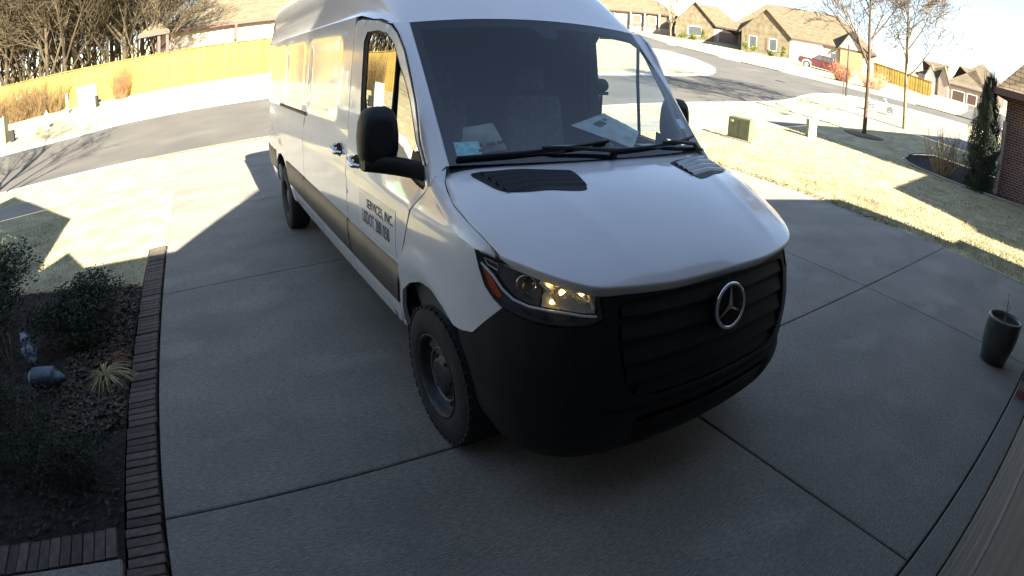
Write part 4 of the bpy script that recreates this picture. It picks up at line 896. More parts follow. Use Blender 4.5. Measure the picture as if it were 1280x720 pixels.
# brushy undergrowth and bare bushes
def bush(seed, w, h, n, r=.006, lean=.6, seg=4, fork=2):
    rs = random.Random(seed); mb = MB()
    for _ in range(n):
        a = rs.uniform(0, 6.28); d = w * .3 * math.sqrt(rs.random()); p = Vector((d * math.cos(a), d * math.sin(a), 0)); dr = Vector((math.cos(a) * lean * rs.random(), math.sin(a) * lean * rs.random(), 1)).normalized(); hh_ = h * rs.uniform(.6, 1.05)
        pts = [p]
        for i in range(seg): dr = (dr + Vector((rs.uniform(-1, 1), rs.uniform(-1, 1), rs.uniform(-.2, .4))) * .22).normalized(); pts.append(pts[-1] + dr * hh_ / seg)
        mb.tube(pts, [r * (1 - .6 * i / seg) for i in range(seg + 1)], 3, cap=False)
        for f in range(fork):
            i = rs.randint(1, seg - 1); q_ = pts[i]; d2 = (dr + Vector((rs.uniform(-1, 1), rs.uniform(-1, 1), .3)) * .8).normalized()
            mb.tube([q_, q_ + d2 * hh_ * .18, q_ + (d2 + Vector((0, 0, .4))).normalized() * hh_ * .34], [r * .6, r * .45, r * .3], 3, cap=False)
    return mb
def bush_at(label, loc, w, h, n, m, seed, r=.006, lean=.6, name='bare_bush', cat='bush', group=None):
    o = bush(seed, w, h, n, r, lean).build(name, m, None, loc); return tag(o, label, cat, group)
M_vine = mat('tan_brown_stems', (.20, .13, .06), rough=.95, var=.4, vscale=3)
BL = ['leafless brush second from the left end of the wooden fence', 'leafless brush behind the hydrant, third along the fence from the left', 'rightmost clump of leafless brush, nearest the slim marker post', 'leafless brush clump at the left frame edge behind the green cabinet']
for k, (x, y, w_, h_) in enumerate(((-10.6, 29.6, 2.4, 2.0), (-9.4, 29.9, 2.2, 1.9), (-8.4, 30.2, 2.0, 1.9), (-11.8, 29.0, 2.4, 2.0))):
    bush_at(BL[k], Z(x, y), w_, h_, 170, M_vine, 40 + k, .011, 1.0, 'brush', 'brush', 'brush against the fence')
bush_at('upright brown leafless shrub in front of the fence, right of the white cabinet', Z(-4.35, 30.2), 1.3, 1.75, 110, mat('reddish_brown_stems', (.28, .15, .07), rough=.95, var=.3, vscale=3), 51, .010, .35)
bush_at('dry multi-stemmed shrub with curled leaves beside the dark evergreen column', Z(17.95, 5.1), 1.0, 1.45, 75, mat('tan_dry_stems', (.30, .22, .12), rough=.95, var=.4, vscale=6), 52, .012, .75, 'dry_shrub', 'shrub')
M_redl = mat('rust_red_leaf', (.30, .11, .055), rough=.8, var=.4, vscale=3)
bush_at('rust-red leafless shrub in front of the parked pickup', Z(47.4, 24.5, -.1), 1.6, 2.0, 150, M_redl, 53, .016, 1.0, 'red_shrub', 'shrub')
bush_at('rust-red and tan shrub right of the pickup, behind the dark bare tree', Z(47.6, 21.2, -.1), 2.4, 1.9, 170, mat('tan_red_stems', (.40, .20, .12), rough=.9, var=.4, vscale=3), 54, .016, 1.0, 'red_shrub', 'shrub')
# leafy clumps
def foliage(seed, rx, ry, rz_, n, size, shell=.55, clumps=9, zc=None, tall=False, flat=.6):
    rs = random.Random(seed); mb = MB(); cl = []
    for _ in range(clumps):
        a = rs.uniform(0, 6.28); b = rs.uniform(-1, 1); c_ = math.sqrt(1 - b * b); k = rs.uniform(.35, .72)
        cl.append((Vector((rx * k * c_ * math.cos(a), ry * k * c_ * math.sin(a), rz_ * k * b)), rs.uniform(.35, .6)))
    zc = rz_ if zc is None else zc
    for i in range(n):
        c, k = cl[i % clumps]; a = rs.uniform(0, 6.28); b = rs.uniform(-1, 1); s_ = math.sqrt(1 - b * b); rr = k * (shell + (1 - shell) * rs.random())
        p = c + Vector((rx * rr * s_ * math.cos(a), ry * rr * s_ * math.sin(a), rz_ * rr * b))
        p.z = max(p.z + zc, .02)
        if tall: f = 1 - .75 * max(0, p.z / (2 * rz_)) ** 2.2; p.x *= f; p.y *= f
        M = Matrix.Rotation(rs.uniform(0, 6.28), 3, 'Z') @ Matrix.Rotation(rs.uniform(-1.3, 1.3), 3, 'X') @ Matrix.Rotation(rs.uniform(-1, 1), 3, 'Y'); s2 = size * rs.uniform(.6, 1.3)
        vs = [p + M @ (Vector(v) * s2) for v in ((-1, 0, 0), (0, -flat * .6, .1), (1, 0, 0), (0, flat * .6, .1))]
        mb.add(vs, [(0, 1, 2, 3)])
    return mb
M_ever = objvar(mat('dark_evergreen_leaf', (.035, .045, .022), rough=.7, col2=(.018, .024, .012), vscale=9, detail=3), 0)
M_cyp = mat('cypress_needles', (.020, .032, .016), rough=.8, col2=(.008, .013, .007), vscale=5, detail=4)
M_hedge = mat('yellow_green_hedge_leaf', (.13, .15, .03), rough=.8, var=.35, vscale=4)
def shrub(label, loc, rx, ry, rz_, n, size, m, seed, name='evergreen_shrub', cat='shrub', group=None, stem=.02, **k):
    t = thing(name, label, cat, loc, 0, group); foliage(seed, rx, ry, rz_, n, size, **k).build('foliage', m, t)
    q = bush(seed + 1, rx * .9, rz_ * 1.5, 14, stem * .6, .9); q.build('stems', M_bark, t); return t
shrub('dark rounded evergreen shrub in the garden bed beside the brick border', (-1.38, 4.62, 0), .55, .50, .29, 9000, .020, M_ever, 60, clumps=16, shell=.35)
shrub('taller dark evergreen shrub at the left end of the garden bed', (-2.80, 5.65, 0), .70, .70, .52, 9000, .026, M_ever, 62, clumps=16, shell=.35)
shrub('low dark shrub in front of the taller evergreen at the left edge of the bed', (-2.45, 4.75, 0), .5, .5, .34, 4000, .022, M_ever, 64, clumps=12, shell=.4)
for k, (x, y, rx, h_) in enumerate(((-1.55, 3.05, .42, .22), (-2.05, 2.95, .45, .27), (-1.15, 2.72, .27, .18), (-1.85, 3.42, .34, .22), (-2.5, 3.6, .4, .3))):
    t = thing('low_groundcover_plant', ['dark low groundcover clump in the bed directly below the pig ornament', 'dark low groundcover clump left of the one below the pig, at the frame edge', 'smallest dark groundcover clump, close to the brick border', 'dark groundcover clump just left below the pig ornament', 'dark groundcover clump at the left frame edge beside the pig ornament'][k], 'plant', (x, y, 0), 0, 'dark groundcover plants in the bed')
    foliage(70 + k, rx, rx * .8, h_, 2600, .014, clumps=10, shell=.3).build('foliage', M_ever, t); bush(80 + k, rx * 1.2, h_ * 1.9, 60, .0022, .5, 3, 1).build('stems', M_bark, t)
# dry strappy plant
def straps(seed, n, L, w_):
    rs = random.Random(seed); mb = MB()
    for _ in range(n):
        a = rs.uniform(0, 6.28); l = L * rs.uniform(.6, 1.1); d = Vector((math.cos(a), math.sin(a), 0)); s_ = Vector((-d.y, d.x, 0)); rows = []; lift = rs.uniform(.4, 1.1)
        for i in range(6):
            t = i / 5; p = d * (l * t) * (.9 - .3 * lift * (1 - t)) + Vector((0, 0, l * (lift * t - (lift + .1) * t * t * .95) + .01)); ww = w_ * (1 - t ** 2) + .0008; rows.append([p - s_ * ww, p + s_ * ww + Vector((0, 0, .002))])
        mb.grid(rows)
    return mb
M_str = mat('straw_green_strap_leaf', (.26, .23, .10), rough=.7, var=.4, vscale=6)
t = thing('lilyturf', 'clump of arching straw-coloured strap leaves beside the brick border', 'plant', (-1.06, 3.86, 0)); straps(90, 130, .30, .005).build('leaves', M_str, t)
t = thing('lilyturf', 'small reddish tuft of strap leaves behind the arching straw-coloured clump', 'plant', (-1.0, 4.12, 0)); straps(91, 60, .18, .004).build('leaves', mat('dull_red_strap_leaf', (.18, .07, .04), rough=.8, var=.4, vscale=6), t)
t = thing('striped_strap_plant', 'upright pale-striped strap leaves at the left edge by the figurine', 'plant', (-2.12, 4.42, 0)); 
q = MB()
for k in range(7):
    a = k * .9; q.grid([[Vector((math.cos(a) * .02 * (1 + 5 * t_) - math.sin(a) * .016 * (1 - t_) * s_, math.sin(a) * .02 * (1 + 5 * t_) + math.cos(a) * .016 * (1 - t_) * s_, .36 * t_)) for s_ in (-1, 1)] for t_ in (0, .3, .6, .85, 1)])
q.build('leaves', mat('striped_leaf', (.16, .16, .10), rough=.6, var=.5, vscale=30), t)
# pig ornament of ribbed metal
M_pig = mat('blue_grey_galvanised_metal', (.10, .125, .15), rough=.45, metal=.5, var=.35, vscale=12)
pig = thing('pig_ornament', 'blue-grey ribbed metal pig ornament standing in the garden bed', 'garden ornament', (-1.58, 3.86, 0), R(-14))
pr = [(0, -.165), (.035, -.16), (.06, -.14), (.075, -.11)]
xx_ = -.11
while xx_ < .09:
    rr = .082 - .10 * (xx_ + .01) ** 2 * 4; pr += [(rr, xx_), (rr + .003, xx_ + .010), (rr - .004, xx_ + .014)]; xx_ += .022
pr += [(.062, .11), (.05, .12)]
MP = Matrix.Translation((0, 0, .125)) @ Matrix.Rotation(R(90), 4, 'Y')
q = MB(); q.lathe(pr, 22, MP); q.build('body', M_pig, pig)
q = MB(); q.lathe([(.0, .085), (.05, .09), (.055, .12), (.048, .15), (.03, .175), (.024, .18), (.024, .20), (0, .20)], 18, Matrix.Translation((0, 0, .135)) @ Matrix.Rotation(R(97), 4, 'Y')); q.build('head', M_pig, pig)
for s_ in (-1, 1):
    q = MB(); q.add([(.115, s_ * .02, .18), (.135, s_ * .045, .175), (.135, s_ * .04, .225), (.12, s_ * .03, .18)], [(0, 1, 2), (0, 2, 3)]); q.build('ear', M_pig, pig)
    for x_ in (-.09, .08): q = MB(); q.tube([(x_, s_ * .045, .08), (x_ + .005, s_ * .05, .0)], [.016, .011], 8); q.build('leg', M_pig, pig)
q = MB(); q.tube([(-.163, 0, .14), (-.185, .01, .155), (-.19, -.005, .17), (-.175, -.008, .165)], .004, 5); q.build('tail', M_pig, pig)
# mottled figurine
fg = thing('garden_figurine', 'small upright blue-white mottled figurine behind the pig ornament', 'garden ornament', (-1.90, 4.47, 0), R(20))
M_fig = mat('mottled_blue_white_glaze', (.42, .47, .55), rough=.4, col2=(.06, .08, .11), vscale=28, detail=3, lo=.42, hi=.55)
q = MB(); q.lathe([(0, 0), (.05, 0), (.055, .02), (.062, .07), (.06, .12), (.046, .16), (.036, .175), (.048, .195), (.052, .22), (.04, .25), (.02, .262), (0, .265)], 20); q.build('body', M_fig, fg)
for s_ in (-1, 1):
    q = MB(); q.lathe([(0, .03), (.009, .02), (.012, 0)], 8, Matrix.Translation((s_ * .03, 0, .245))); q.build('ear_tuft', M_fig, fg)
    q = MB(); q.tube([(s_ * .055, .0, .14), (s_ * .066, .005, .10), (s_ * .058, .01, .05)], [.012, .018, .008], 6); q.build('wing', M_fig, fg)
    q = MB(); q.lathe([(0, .012), (.010, .008), (.012, 0)], 10, Matrix.Translation((s_ * .02, -.044, .225)) @ Matrix.Rotation(R(90), 4, 'X')); q.build('eye', M_dark, fg)
# potted plant
M_pot = mat('dark_green_glazed_pot', (.035, .045, .042), rough=.35, var=.3, vscale=8, coat=.3)
pot = thing('flower_pot', 'tall dark glazed flower pot with a dried stem beside the garage pier', 'flower pot', (5.36, .52, 0))
q = MB(); q.lathe([(0, .02), (.115, .02), (.12, 0), (.14, .01), (.178, .18), (.19, .30), (.182, .385), (.188, .40), (.188, .425), (.165, .428), (.160, .40), (.155, .37)], 36); q.build('pot', M_pot, pot)
q = MB(); q.lathe([(0, .38), (.156, .375)], 24); q.build('soil', M_mulch, pot)
q = MB(); q.tube([(.02, 0, .38), (.03, .02, .46), (.025, .03, .53), (.05, .04, .585)], .005, 5); q.tube([(.03, .02, .46), (.0, .0, .50), (-.01, -.01, .55)], .004, 5); q.tube([(-.04, 0, .38), (-.05, .02, .44)], .004, 5); q.build('dried_stem', M_str, pot)
q = MB()
for k in range(9):
    a = k * 2.4; p = Vector((.03 + .03 * math.cos(a), .03 + .03 * math.sin(a), .50 + .012 * k)); d = Vector((math.cos(a), math.sin(a), .7)) * .035; s_ = Vector((-math.sin(a), math.cos(a), 0)) * .010
    q.add([p, p + d * .5 + s_, p + d, p + d * .5 - s_], [(0, 1, 2, 3)])
q.build('dried_leaves', M_str, pot)
# downspout-like corner item of the pier
# transformer cabinet and pedestal on the right lawn
M_grn = mat('olive_green_painted_steel', (.13, .14, .075), rough=.5, var=.12, vscale=6)
tc_ = thing('transformer_cabinet', 'olive green double-door utility cabinet on a pad on the right lawn', 'utility cabinet', (13.05, 9.95, 0), R(-90))
q = MB(); q.prism([(-.55, -.12), (.6, -.12), (.6, .72), (-.55, .72)], -.05, .03); q.build('concrete_pad', M_conc, tc_)
q = MB(); q.add([(-.40, 0, .03), (.40, 0, .03), (.40, .24, .03), (-.40, .24, .03), (-.40, .03, .62), (.40, .03, .62), (.40, .24, .65), (-.40, .24, .65)], [(0, 1, 5, 4), (1, 2, 6, 5), (2, 3, 7, 6), (3, 0, 4, 7), (4, 5, 6, 7)]); q.build('body', M_grn, tc_, bevel=.01)
for x0, x1 in ((-.385, -.008), (.008, .385)):
    q = MB(); q.add([(x0, -.012, .06), (x1, -.012, .06), (x1, .012, .585), (x0, .012, .585), (x0, .03, .06), (x1, .03, .06), (x1, .05, .585), (x0, .05, .585)], [(0, 1, 2, 3), (1, 5, 6, 2), (4, 0, 3, 7), (3, 2, 6, 7), (0, 4, 5, 1)]); q.build('door', M_grn, tc_, bevel=.004)
q = MB(); q.box(-.30, -.22, -.013, .01, .48, .53); q.build('warning_plate', mat('pale_plate', (.5, .5, .4), rough=.5), tc_)
q = MB(); q.box(-.01, .01, -.03, .0, .28, .36); q.build('handle', M_steel, tc_)
M_wht = mat('white_painted_metal', (.78, .78, .76), rough=.5, var=.05)
pd = thing('utility_pedestal', 'white square utility pedestal on the lawn between the green cabinet and the bare tree', 'utility pedestal', (17.1, 9.85, .0), R(-32))
q = MB(); q.box(-.15, .15, -.10, .10, -.05, .72); q.build('body', M_wht, pd, bevel=.01)
q = MB(); q.box(-.165, .165, -.115, .115, .70, .78); q.build('cap', M_wht, pd, bevel=.012)
q = MB(); q.box(-.17, -.145, -.11, .11, .0, .74); q.build('side_channel', M_grn, pd, bevel=.003)
# street-sign pole at the corner
sp_ = thing('sign_pole', 'dark slim signpost at the street corner beside two short stakes', 'signpost', Z(32.8, 16.55), R(-63))
q = MB(); q.tube([(0, 0, -.1), (.03, 0, 3.25)], .045, 8); q.build('pole', M_steel, sp_)
q = MB(); q.box(-.015, .015, -.30, .30, 2.75, 3.25); q.build('sign_blade', M_steel, sp_, bevel=.004)
q = MB(); q.box(.0, .10, -.02, .02, .0, 1.45); q.build('stake', M_bark, sp_)
q = MB(); q.box(-.22, -.14, -.02, .02, .0, 1.15); q.build('stake', M_bark, sp_)
# hydrant
M_hyd = mat('white_hydrant_paint', (.75, .70, .68), rough=.5, var=.1)
hy = thing('fire_hydrant', 'white fire hydrant on the far verge in front of the wooden fence', 'fire hydrant', Z(-7.45, 25.75))
q = MB(); q.lathe([(0, 0), (.17, 0), (.17, .04), (.105, .05), (.10, .50), (.14, .51), (.14, .55), (.12, .56), (.11, .64), (.07, .71), (.03, .73), (.03, .79), (0, .79)], 20); q.build('barrel', M_hyd, hy)
for a in (0, 90, 180):
    q = MB(); q.lathe([(0, .21), (.05, .21), (.055, .19), (.05, .08), (.05, 0)], 12, Matrix.Translation((0, 0, .42)) @ Matrix.Rotation(R(a), 4, 'Z') @ Matrix.Rotation(R(90), 4, 'Y')); q.build('nozzle', M_hyd, hy)
# white cabinet and the thing at the far left
cb = thing('utility_cabinet', 'white square utility cabinet in front of the wooden fence', 'utility cabinet', Z(-6.1, 28.9, 0), R(-12))
q = MB(); q.box(-.47, .47, 0, .45, -.1, 1.08); q.build('body', M_wht, cb, bevel=.02)
q = MB(); q.box(-.50, .50, -.03, .48, 1.08, 1.13); q.build('lid', M_wht, cb, bevel=.01)
for s_ in (-1, 1): q = MB(); q.box(.01 * s_, .43 * s_, -.012, .0, .06, 1.02); q.build('door', M_wht, cb, bevel=.004, fix=True)
q = MB(); q.box(.5, .62, .1, .35, 0, .55); q.build('dark_side_box', M_dark, cb, bevel=.02)  # plain dark box forming the dark right side of the cabinet
cp = thing('marker_post', 'slim white marker post left of the white utility cabinet', 'post', Z(-7.08, 28.7)); q = MB(); q.box(-.05, .05, -.04, .04, -.1, .95); q.build('post', M_wht, cp); q = MB(); q.box(.05, .09, -.035, .035, .0, .95); q.build('dark_edge', M_dark, cp)
lb = thing('utility_cabinet', 'green and white cabinet cut off by the left edge beside the brush', 'utility cabinet', Z(-9.75, 24.5), R(0))
q = MB(); q.box(-.6, .55, -.2, .3, -.1, 1.0); q.build('body', M_wht, lb, bevel=.02); q = MB(); q.box(.551, .62, -.22, .32, -.1, 1.12); q.build('side_panel', M_grn, lb); q = MB(); q.box(-.62, .55, -.22, -.201, .55, 1.05); q.build('door', mat('pale_green_panel', (.35, .50, .33), rough=.5), lb)
q = MB(); q.box(.75, 1.0, -.1, .1, 0, .45); o = q.build('dark_bucket', M_dark, lb)
# ------------------------------------------------------------------ fences
M_fence = objvar(speckle(mat('yellow_cedar_board', (.225, .148, .026), rough=.8, var=.3, vscale=3, stretch=(3, 3, .6)), 12, .2), .25)
def fence(label, A, B, hgt, n, pk=True, cap=True, zf=None):
    A = Vector(A); B = Vector(B); L = (B - A).length; d = (B - A) / L; ang = math.atan2(d.y, d.x); t = thing('wooden_fence', label, 'fence', (A.x, A.y, 0), ang)
    zf = zf or (lambda x, y: hz(x, y)); zz = lambda u: zf(A.x + d.x * u, A.y + d.y * u)
    w_ = L / n; q = MB(); q.box(-w_ * .50, w_ * .50, -.01, .01, 0, hgt); p0 = q.build('picket', M_fence, t); p0.location = (w_ / 2, 0, zz(w_ / 2)); rs = random.Random(9)
    for k in range(1, n): u = (k + .5) * w_; inst(p0, 'picket', t, (u, (.022 if k % 2 else 0) + rs.uniform(-.004, .004), zz(u) + rs.uniform(-.015, .015)))
    m_ = int(L / 2.4)
    for hh_ in (.25, .95, hgt - .25):
        for k in range(m_):
            u0 = k * L / m_; u1 = (k + 1) * L / m_; q = MB(); q.bar((u0, .056, zz(u0) + hh_), (u1, .056, zz(u1) + hh_), .04, .09); q.build('rail', M_fence, t)
    for k in range(m_ + 1):
        u = k * L / m_; q = MB(); q.box(u - .05, u + .05, .08, .18, zz(u) - .2, zz(u) + hgt + .03); q.build('post', M_fence, t)
    if cap:
        for k in range(m_): u0 = k * L / m_; u1 = (k + 1) * L / m_; q = MB(); q.bar((u0, .0, zz(u0) + hgt + .02), (u1, .0, zz(u1) + hgt + .02), .13, .035); q.build('cap_board', M_fence, t)
    return t
fence('tall yellow cedar fence with cap boards across the street at left', (-16, 30.2), (10, 31.4), 1.86, 180)
fence('yellow cedar fence beyond the road behind the two bare yard trees', (60.3, 26.9), (62.6, 20.4), 1.65, 44, zf=lambda x, y: 3.42 + (y - 20.9) * .105)
# ------------------------------------------------------------------ houses
M_tan = speckle(mat('tan_house_brick', (.13, .104, .065), rough=.9, var=.25, vscale=1.5), 20, .3)
M_wall = mat('pinkish_cream_brick', (.33, .265, .225), rough=.9, var=.12, vscale=3)
M_roof = speckle(mat('tan_grey_shingles', (.115, .09, .056), rough=.95, var=.2, vscale=1.2, stretch=(1, 1, 3)), 8, .25)
M_trim = mat('white_trim', (.6, .59, .56), rough=.7); M_btrim = mat('dark_brown_fascia', (.09, .05, .04), rough=.7); M_win = mat('dark_window_glass', (.05, .055, .06), rough=.1, coat=1); M_shut = mat('brown_shutter', (.13, .10, .07), rough=.8); M_gdr = mat('brown_garage_door', (.17, .12, .095), rough=.7, var=.1)
class House:
    def __init__(s, name, label, loc, rz): s.t = thing(name, label, 'house', loc, rz)
    def block(s, x0, x1, y0, y1, h, m=None): q = MB(); q.box(x0, x1, y0, y1, -2.2, h); q.build('wall', m or M_tan, s.t)
    def hip(s, x0, x1, y0, y1, h, rh, gl=0, gr=0, ov=.4, m=None):
        """roof with a ridge along x; gl / gr = 1 makes that end a gable"""
        x0 -= ov; x1 += ov; y0 -= ov; y1 += ov; w_ = (y1 - y0) / 2; a = x0 + (0 if gl else w_ * .9); b = x1 - (0 if gr else w_ * .9); yc = (y0 + y1) / 2
        vs = [(x0, y0, h), (x1, y0, h), (x1, y1, h), (x0, y1, h), (a, yc, h + rh), (b, yc, h + rh)]; q = MB()
        q.add(vs, [(0, 1, 5, 4), (1, 2, 5), (2, 3, 4, 5), (3, 0, 4), (0, 3, 2, 1)]); q.build('roof', m or M_roof, s.t)
        q = MB(); q.box(x0 - .02, x1 + .02, y0 - .03, y0 + .0, h - .2, h + .03); q.box(x0 - .03, x0, y0, y1, h - .2, h + .03); q.box(x1, x1 + .03, y0, y1, h - .2, h + .03); q.build('fascia', M_btrim, s.t)
    def gable(s, x0, x1, y0, y1, h, rh, ov=.35, m=None):
        """front gable with its ridge along y"""
        xc = (x0 + x1) / 2; q = MB(); q.add([(x0, y0, h), (x1, y0, h), (xc, y0, h + rh * .94)], [(0, 1, 2)]); q.build('gable_wall', m or M_tan, s.t)
        k = rh / (xc - x0); q = MB()
        for sg, xe in ((-1, x0 - ov), (1, x1 + ov)):
            ze = h - ov * k * .94; q.add([(xe, y0 - ov, ze), (xc, y0 - ov, h + rh), (xc, y1, h + rh), (xe, y1, ze), (xe, y0 - ov, ze - .18), (xc, y0 - ov, h + rh - .18), (xc, y1, h + rh - .18), (xe, y1, ze - .18)], [(0, 1, 2, 3), (4, 7, 6, 5), (0, 4, 5, 1), (0, 3, 7, 4)])
        q.build('roof', M_roof, s.t)
    def win(s, x0, x1, z0, z1, y, panes=(2, 2), shut=True, name='window'):
        q = MB(); e = .09
        for a, b, c, d in ((x0 - e, x0, z0 - e, z1 + e), (x1, x1 + e, z0 - e, z1 + e), (x0, x1, z0 - e, z0), (x0, x1, z1, z1 + e)): q.box(a, b, y - .07, y + .02, c, d)
        w_ = q.build(name, M_trim, s.t); nx, nz = panes; g = .04
        for i in range(nx):
            for j in range(nz):
                q = MB(); dx = (x1 - x0) / nx; dz = (z1 - z0) / nz; q.box(x0 + i * dx + g / 2, x0 + (i + 1) * dx - g / 2, y - .03, y - .02, z0 + j * dz + g / 2, z0 + (j + 1) * dz - g / 2); q.build('pane', M_win, w_)
        if shut:
            for a, b in ((x0 - .5, x0 - .12), (x1 + .12, x1 + .5)): q = MB(); q.box(a, b, y - .06, y, z0 - .1, z1 + .1); q.build('shutter', M_shut, s.t)
    def gdoor(s, x0, x1, h, y, m=None):
        q = MB(); q.box(x0 - .12, x0, y - .05, y + .01, 0, h + .12); q.box(x1, x1 + .12, y - .05, y + .01, 0, h + .12); q.box(x0, x1, y - .05, y + .01, h, h + .12); g = q.build('garage_door', M_trim, s.t)
        for k in range(4): q = MB(); q.box(x0, x1, y - .03, y - .015, h * k / 4 + .01, h * (k + 1) / 4 - .01); q.build('panel', m or M_gdr, g)
# left brick house with a gable (its base line runs from (69.7,67.5) to (76.8,59.2))
h1 = House('brick_house', 'tan brick house with a front gable and dark double garage door across the street', (69.8, 67.3, 6.1), math.atan2(-.76, .65))
h1.block(0, 6.3, 0, 9, 3.1); h1.gable(0, 6.3, 0, 7, 3.1, 3.5); h1.block(6.3, 11.2, .9, 9, 2.75, M_wall); h1.hip(-.6, 11.3, .9, 11, 2.8, 4.0, ov=.3)
h1.win(2.1, 4.2, .75, 2.2, 0, (4, 2)); h1.gdoor(7.1, 10.5, 1.95, .9)
h0 = House('ranch_house', 'low house with a long tan roof left of the gabled brick house', (59.6, 83.3, 7.6), math.atan2(-.66, .72))
h0.block(0, 18.5, 0, 9, 2.6, M_wall); h0.hip(0, 18.5, 0, 11, 2.6, 4.2); h0.win(7.4, 8.1, .2, 2.1, 0, (1, 2), False)
h0.win(11.2, 12.6, .7, 2.0, 0, (2, 2), False); h0.win(14, 15.2, .6, 2.0, 0, (2, 2), False)
q = MB(); q.box(10.6, 18.4, -.04, .0, 0, 2.3); q.build('dark_porch_wall', M_shut, h0.t)
for x_ in (10.9, 13.3, 15.8, 17.6): q = MB(); q.box(x_ - .12, x_ + .12, -.5, -.26, -.5, 2.45); q.build('porch_post', M_trim, h0.t)
h2 = House('brick_house', 'large tan brick house with a front gable and white garage wing behind the red pickup', (68.2, 52.3, 5.05), math.atan2(-.853, .52))
h2.block(0, 7.2, 0, 9, 3.2); h2.gable(0, 7.2, 0, 7, 3.2, 3.6); h2.block(7.2, 19.5, .9, 10, 2.9, M_wall); h2.hip(-2.2, 20.3, .9, 13, 3.0, 5.4, gr=0, ov=.3)
h2.win(1.2, 2.2, .6, 2.3, 0, (2, 2)); h2.win(4.2, 5.2, .6, 2.3, 0, (2, 2)); h2.gable(14.6, 18.6, .5, 5, 3.0, 2.9, m=M_wall)
q = MB(); q.box(7.25, 12.2, .82, .89, -1.2, 2.8); q.build('white_garage_wall', M_wht, h2.t)
h2.gdoor(8.3, 11.4, 2.1, .81, M_wht); h2.win(13.4, 14.2, .2, 1.9, .9, (1, 2), False)
q = MB(); q.box(14.9, 18.3, .4, .89, -1.5, 2.7); q.build('orange_brick_bay', mat('orange_brick', (.40, .19, .09), rough=.9, var=.2, vscale=4), h2.t)
h3 = House('distant_house', 'far house with two small gables and long tan roof at the road end', (71.8, 25.4, 3.6), math.atan2(-.97, .2))
h3.block(0, 9.2, 0, 9, 2.7, M_wall); h3.hip(0, 3.6, .5, 9, 2.7, 2.2); h3.gable(1.0, 2.5, -.3, 4, 2.6, 1.6, ov=.15, m=M_wht); h3.gable(2.9, 4.3, -.5, 4, 2.6, 1.8, ov=.15, m=M_wall); h3.hip(3.8, 9.2, .3, 9, 2.3, 2.9)
q = MB(); q.box(1.0, 2.5, -.31, 0, -1, 2.6); q.build('bay_wall', M_wht, h3.t); q = MB(); q.box(2.9, 4.3, -.51, 0, -1, 2.6); q.build('bay_wall', M_wall, h3.t)
h3.win(1.5, 2.0, .8, 1.9, -.32, (1, 2), False); h3.gdoor(4.9, 6.5, 1.6, 0, M_btrim); h3.gdoor(7.0, 8.2, 1.6, 0, M_btrim)
h4 = House('distant_house', 'pale hip-roofed house beyond the far house, against the sky', (84, 23.5, 4.6), math.atan2(-.97, .2))
h4.block(0, 8, 0, 9, 3.0, M_wall); h4.hip(0, 8, 0, 9, 3.0, 3.4)
# house behind the wooden fence
h5 = House('tan_roofed_house', 'low cream house with a large tan roof behind the wooden fence at left', (-3.0, 42, 2.35), 0)
h5.block(0, 16, 0, 10, 2.95, M_wall); h5.hip(0, 16, 0, 12, 2.95, 3.9)
q = MB(); q.box(5.55, 5.75, -.45, -.3, 1.7, 2.9); q.build('downspout', M_btrim, h5.t)
pc = thing('patio_cover', 'open patio cover on dark posts behind the wooden fence, left of the cream house', 'patio cover', (-3.2, 36.5, 1.9))
q = MB(); q.add([(-.7, -1.2, 3.0), (1.3, -1.2, 3.0), (1.3, 2.5, 3.0), (-.7, 2.5, 3.0), (.3, .6, 3.9)], [(0, 1, 4), (1, 2, 4), (2, 3, 4), (3, 0, 4), (0, 3, 2, 1)]); q.build('roof', M_roof, pc)
for x_ in (.62, 1.15): q = MB(); q.box(x_ - .09, x_ + .09, -1.1, -.92, -.4, 3.0); q.build('post', M_btrim, pc)
q = MB(); q.box(-.7, 1.3, -1.2, -1.1, 2.8, 3.0); q.build('beam', M_btrim, pc)
# neighbouring brick house on the right
nb = House('brick_house', 'red brick house corner with tan shingle roof beside the dark evergreen at right', (18.5, 3.28, 0), R(-90))
M_rb = bpy.data.materials.new('red_brick_wall'); M_rb.use_nodes = True; nt = M_rb.node_tree; N = nt.nodes; L = nt.links
tcn = N.new('ShaderNodeTexCoord'); mpn = N.new('ShaderNodeMapping'); mpn.inputs['Rotation'].default_value = (R(90), 0, 0); L.new(tcn.outputs['Object'], mpn.inputs[0])
bt = N.new('ShaderNodeTexBrick'); L.new(mpn.outputs[0], bt.inputs[0]); bt.inputs['Scale'].default_value = 1; bt.inputs['Brick Width'].default_value = .215; bt.inputs['Row Height'].default_value = .076; bt.inputs['Mortar Size'].default_value = .007
bt.inputs['Color1'].default_value = (.17, .065, .045, 1); bt.inputs['Color2'].default_value = (.085, .04, .032, 1); bt.inputs['Mortar'].default_value = (.36, .31, .27, 1)
L.new(bt.outputs[0], N['Principled BSDF'].inputs['Base Color']); N['Principled BSDF'].inputs['Roughness'].default_value = .9
nb.block(0, 16, 0, 9, 3.0, M_rb)
M_shl = M_rb.copy(); M_shl.name = 'tan_shingle_courses'; b2 = [n for n in M_shl.node_tree.nodes if n.type == 'TEX_BRICK'][0]
for k_, v_ in (('Brick Width', .34), ('Row Height', .13), ('Mortar Size', .012), ('Color1', (.27, .21, .14, 1)), ('Color2', (.17, .13, .085, 1)), ('Mortar', (.07, .05, .035, 1))): b2.inputs[k_].default_value = v_
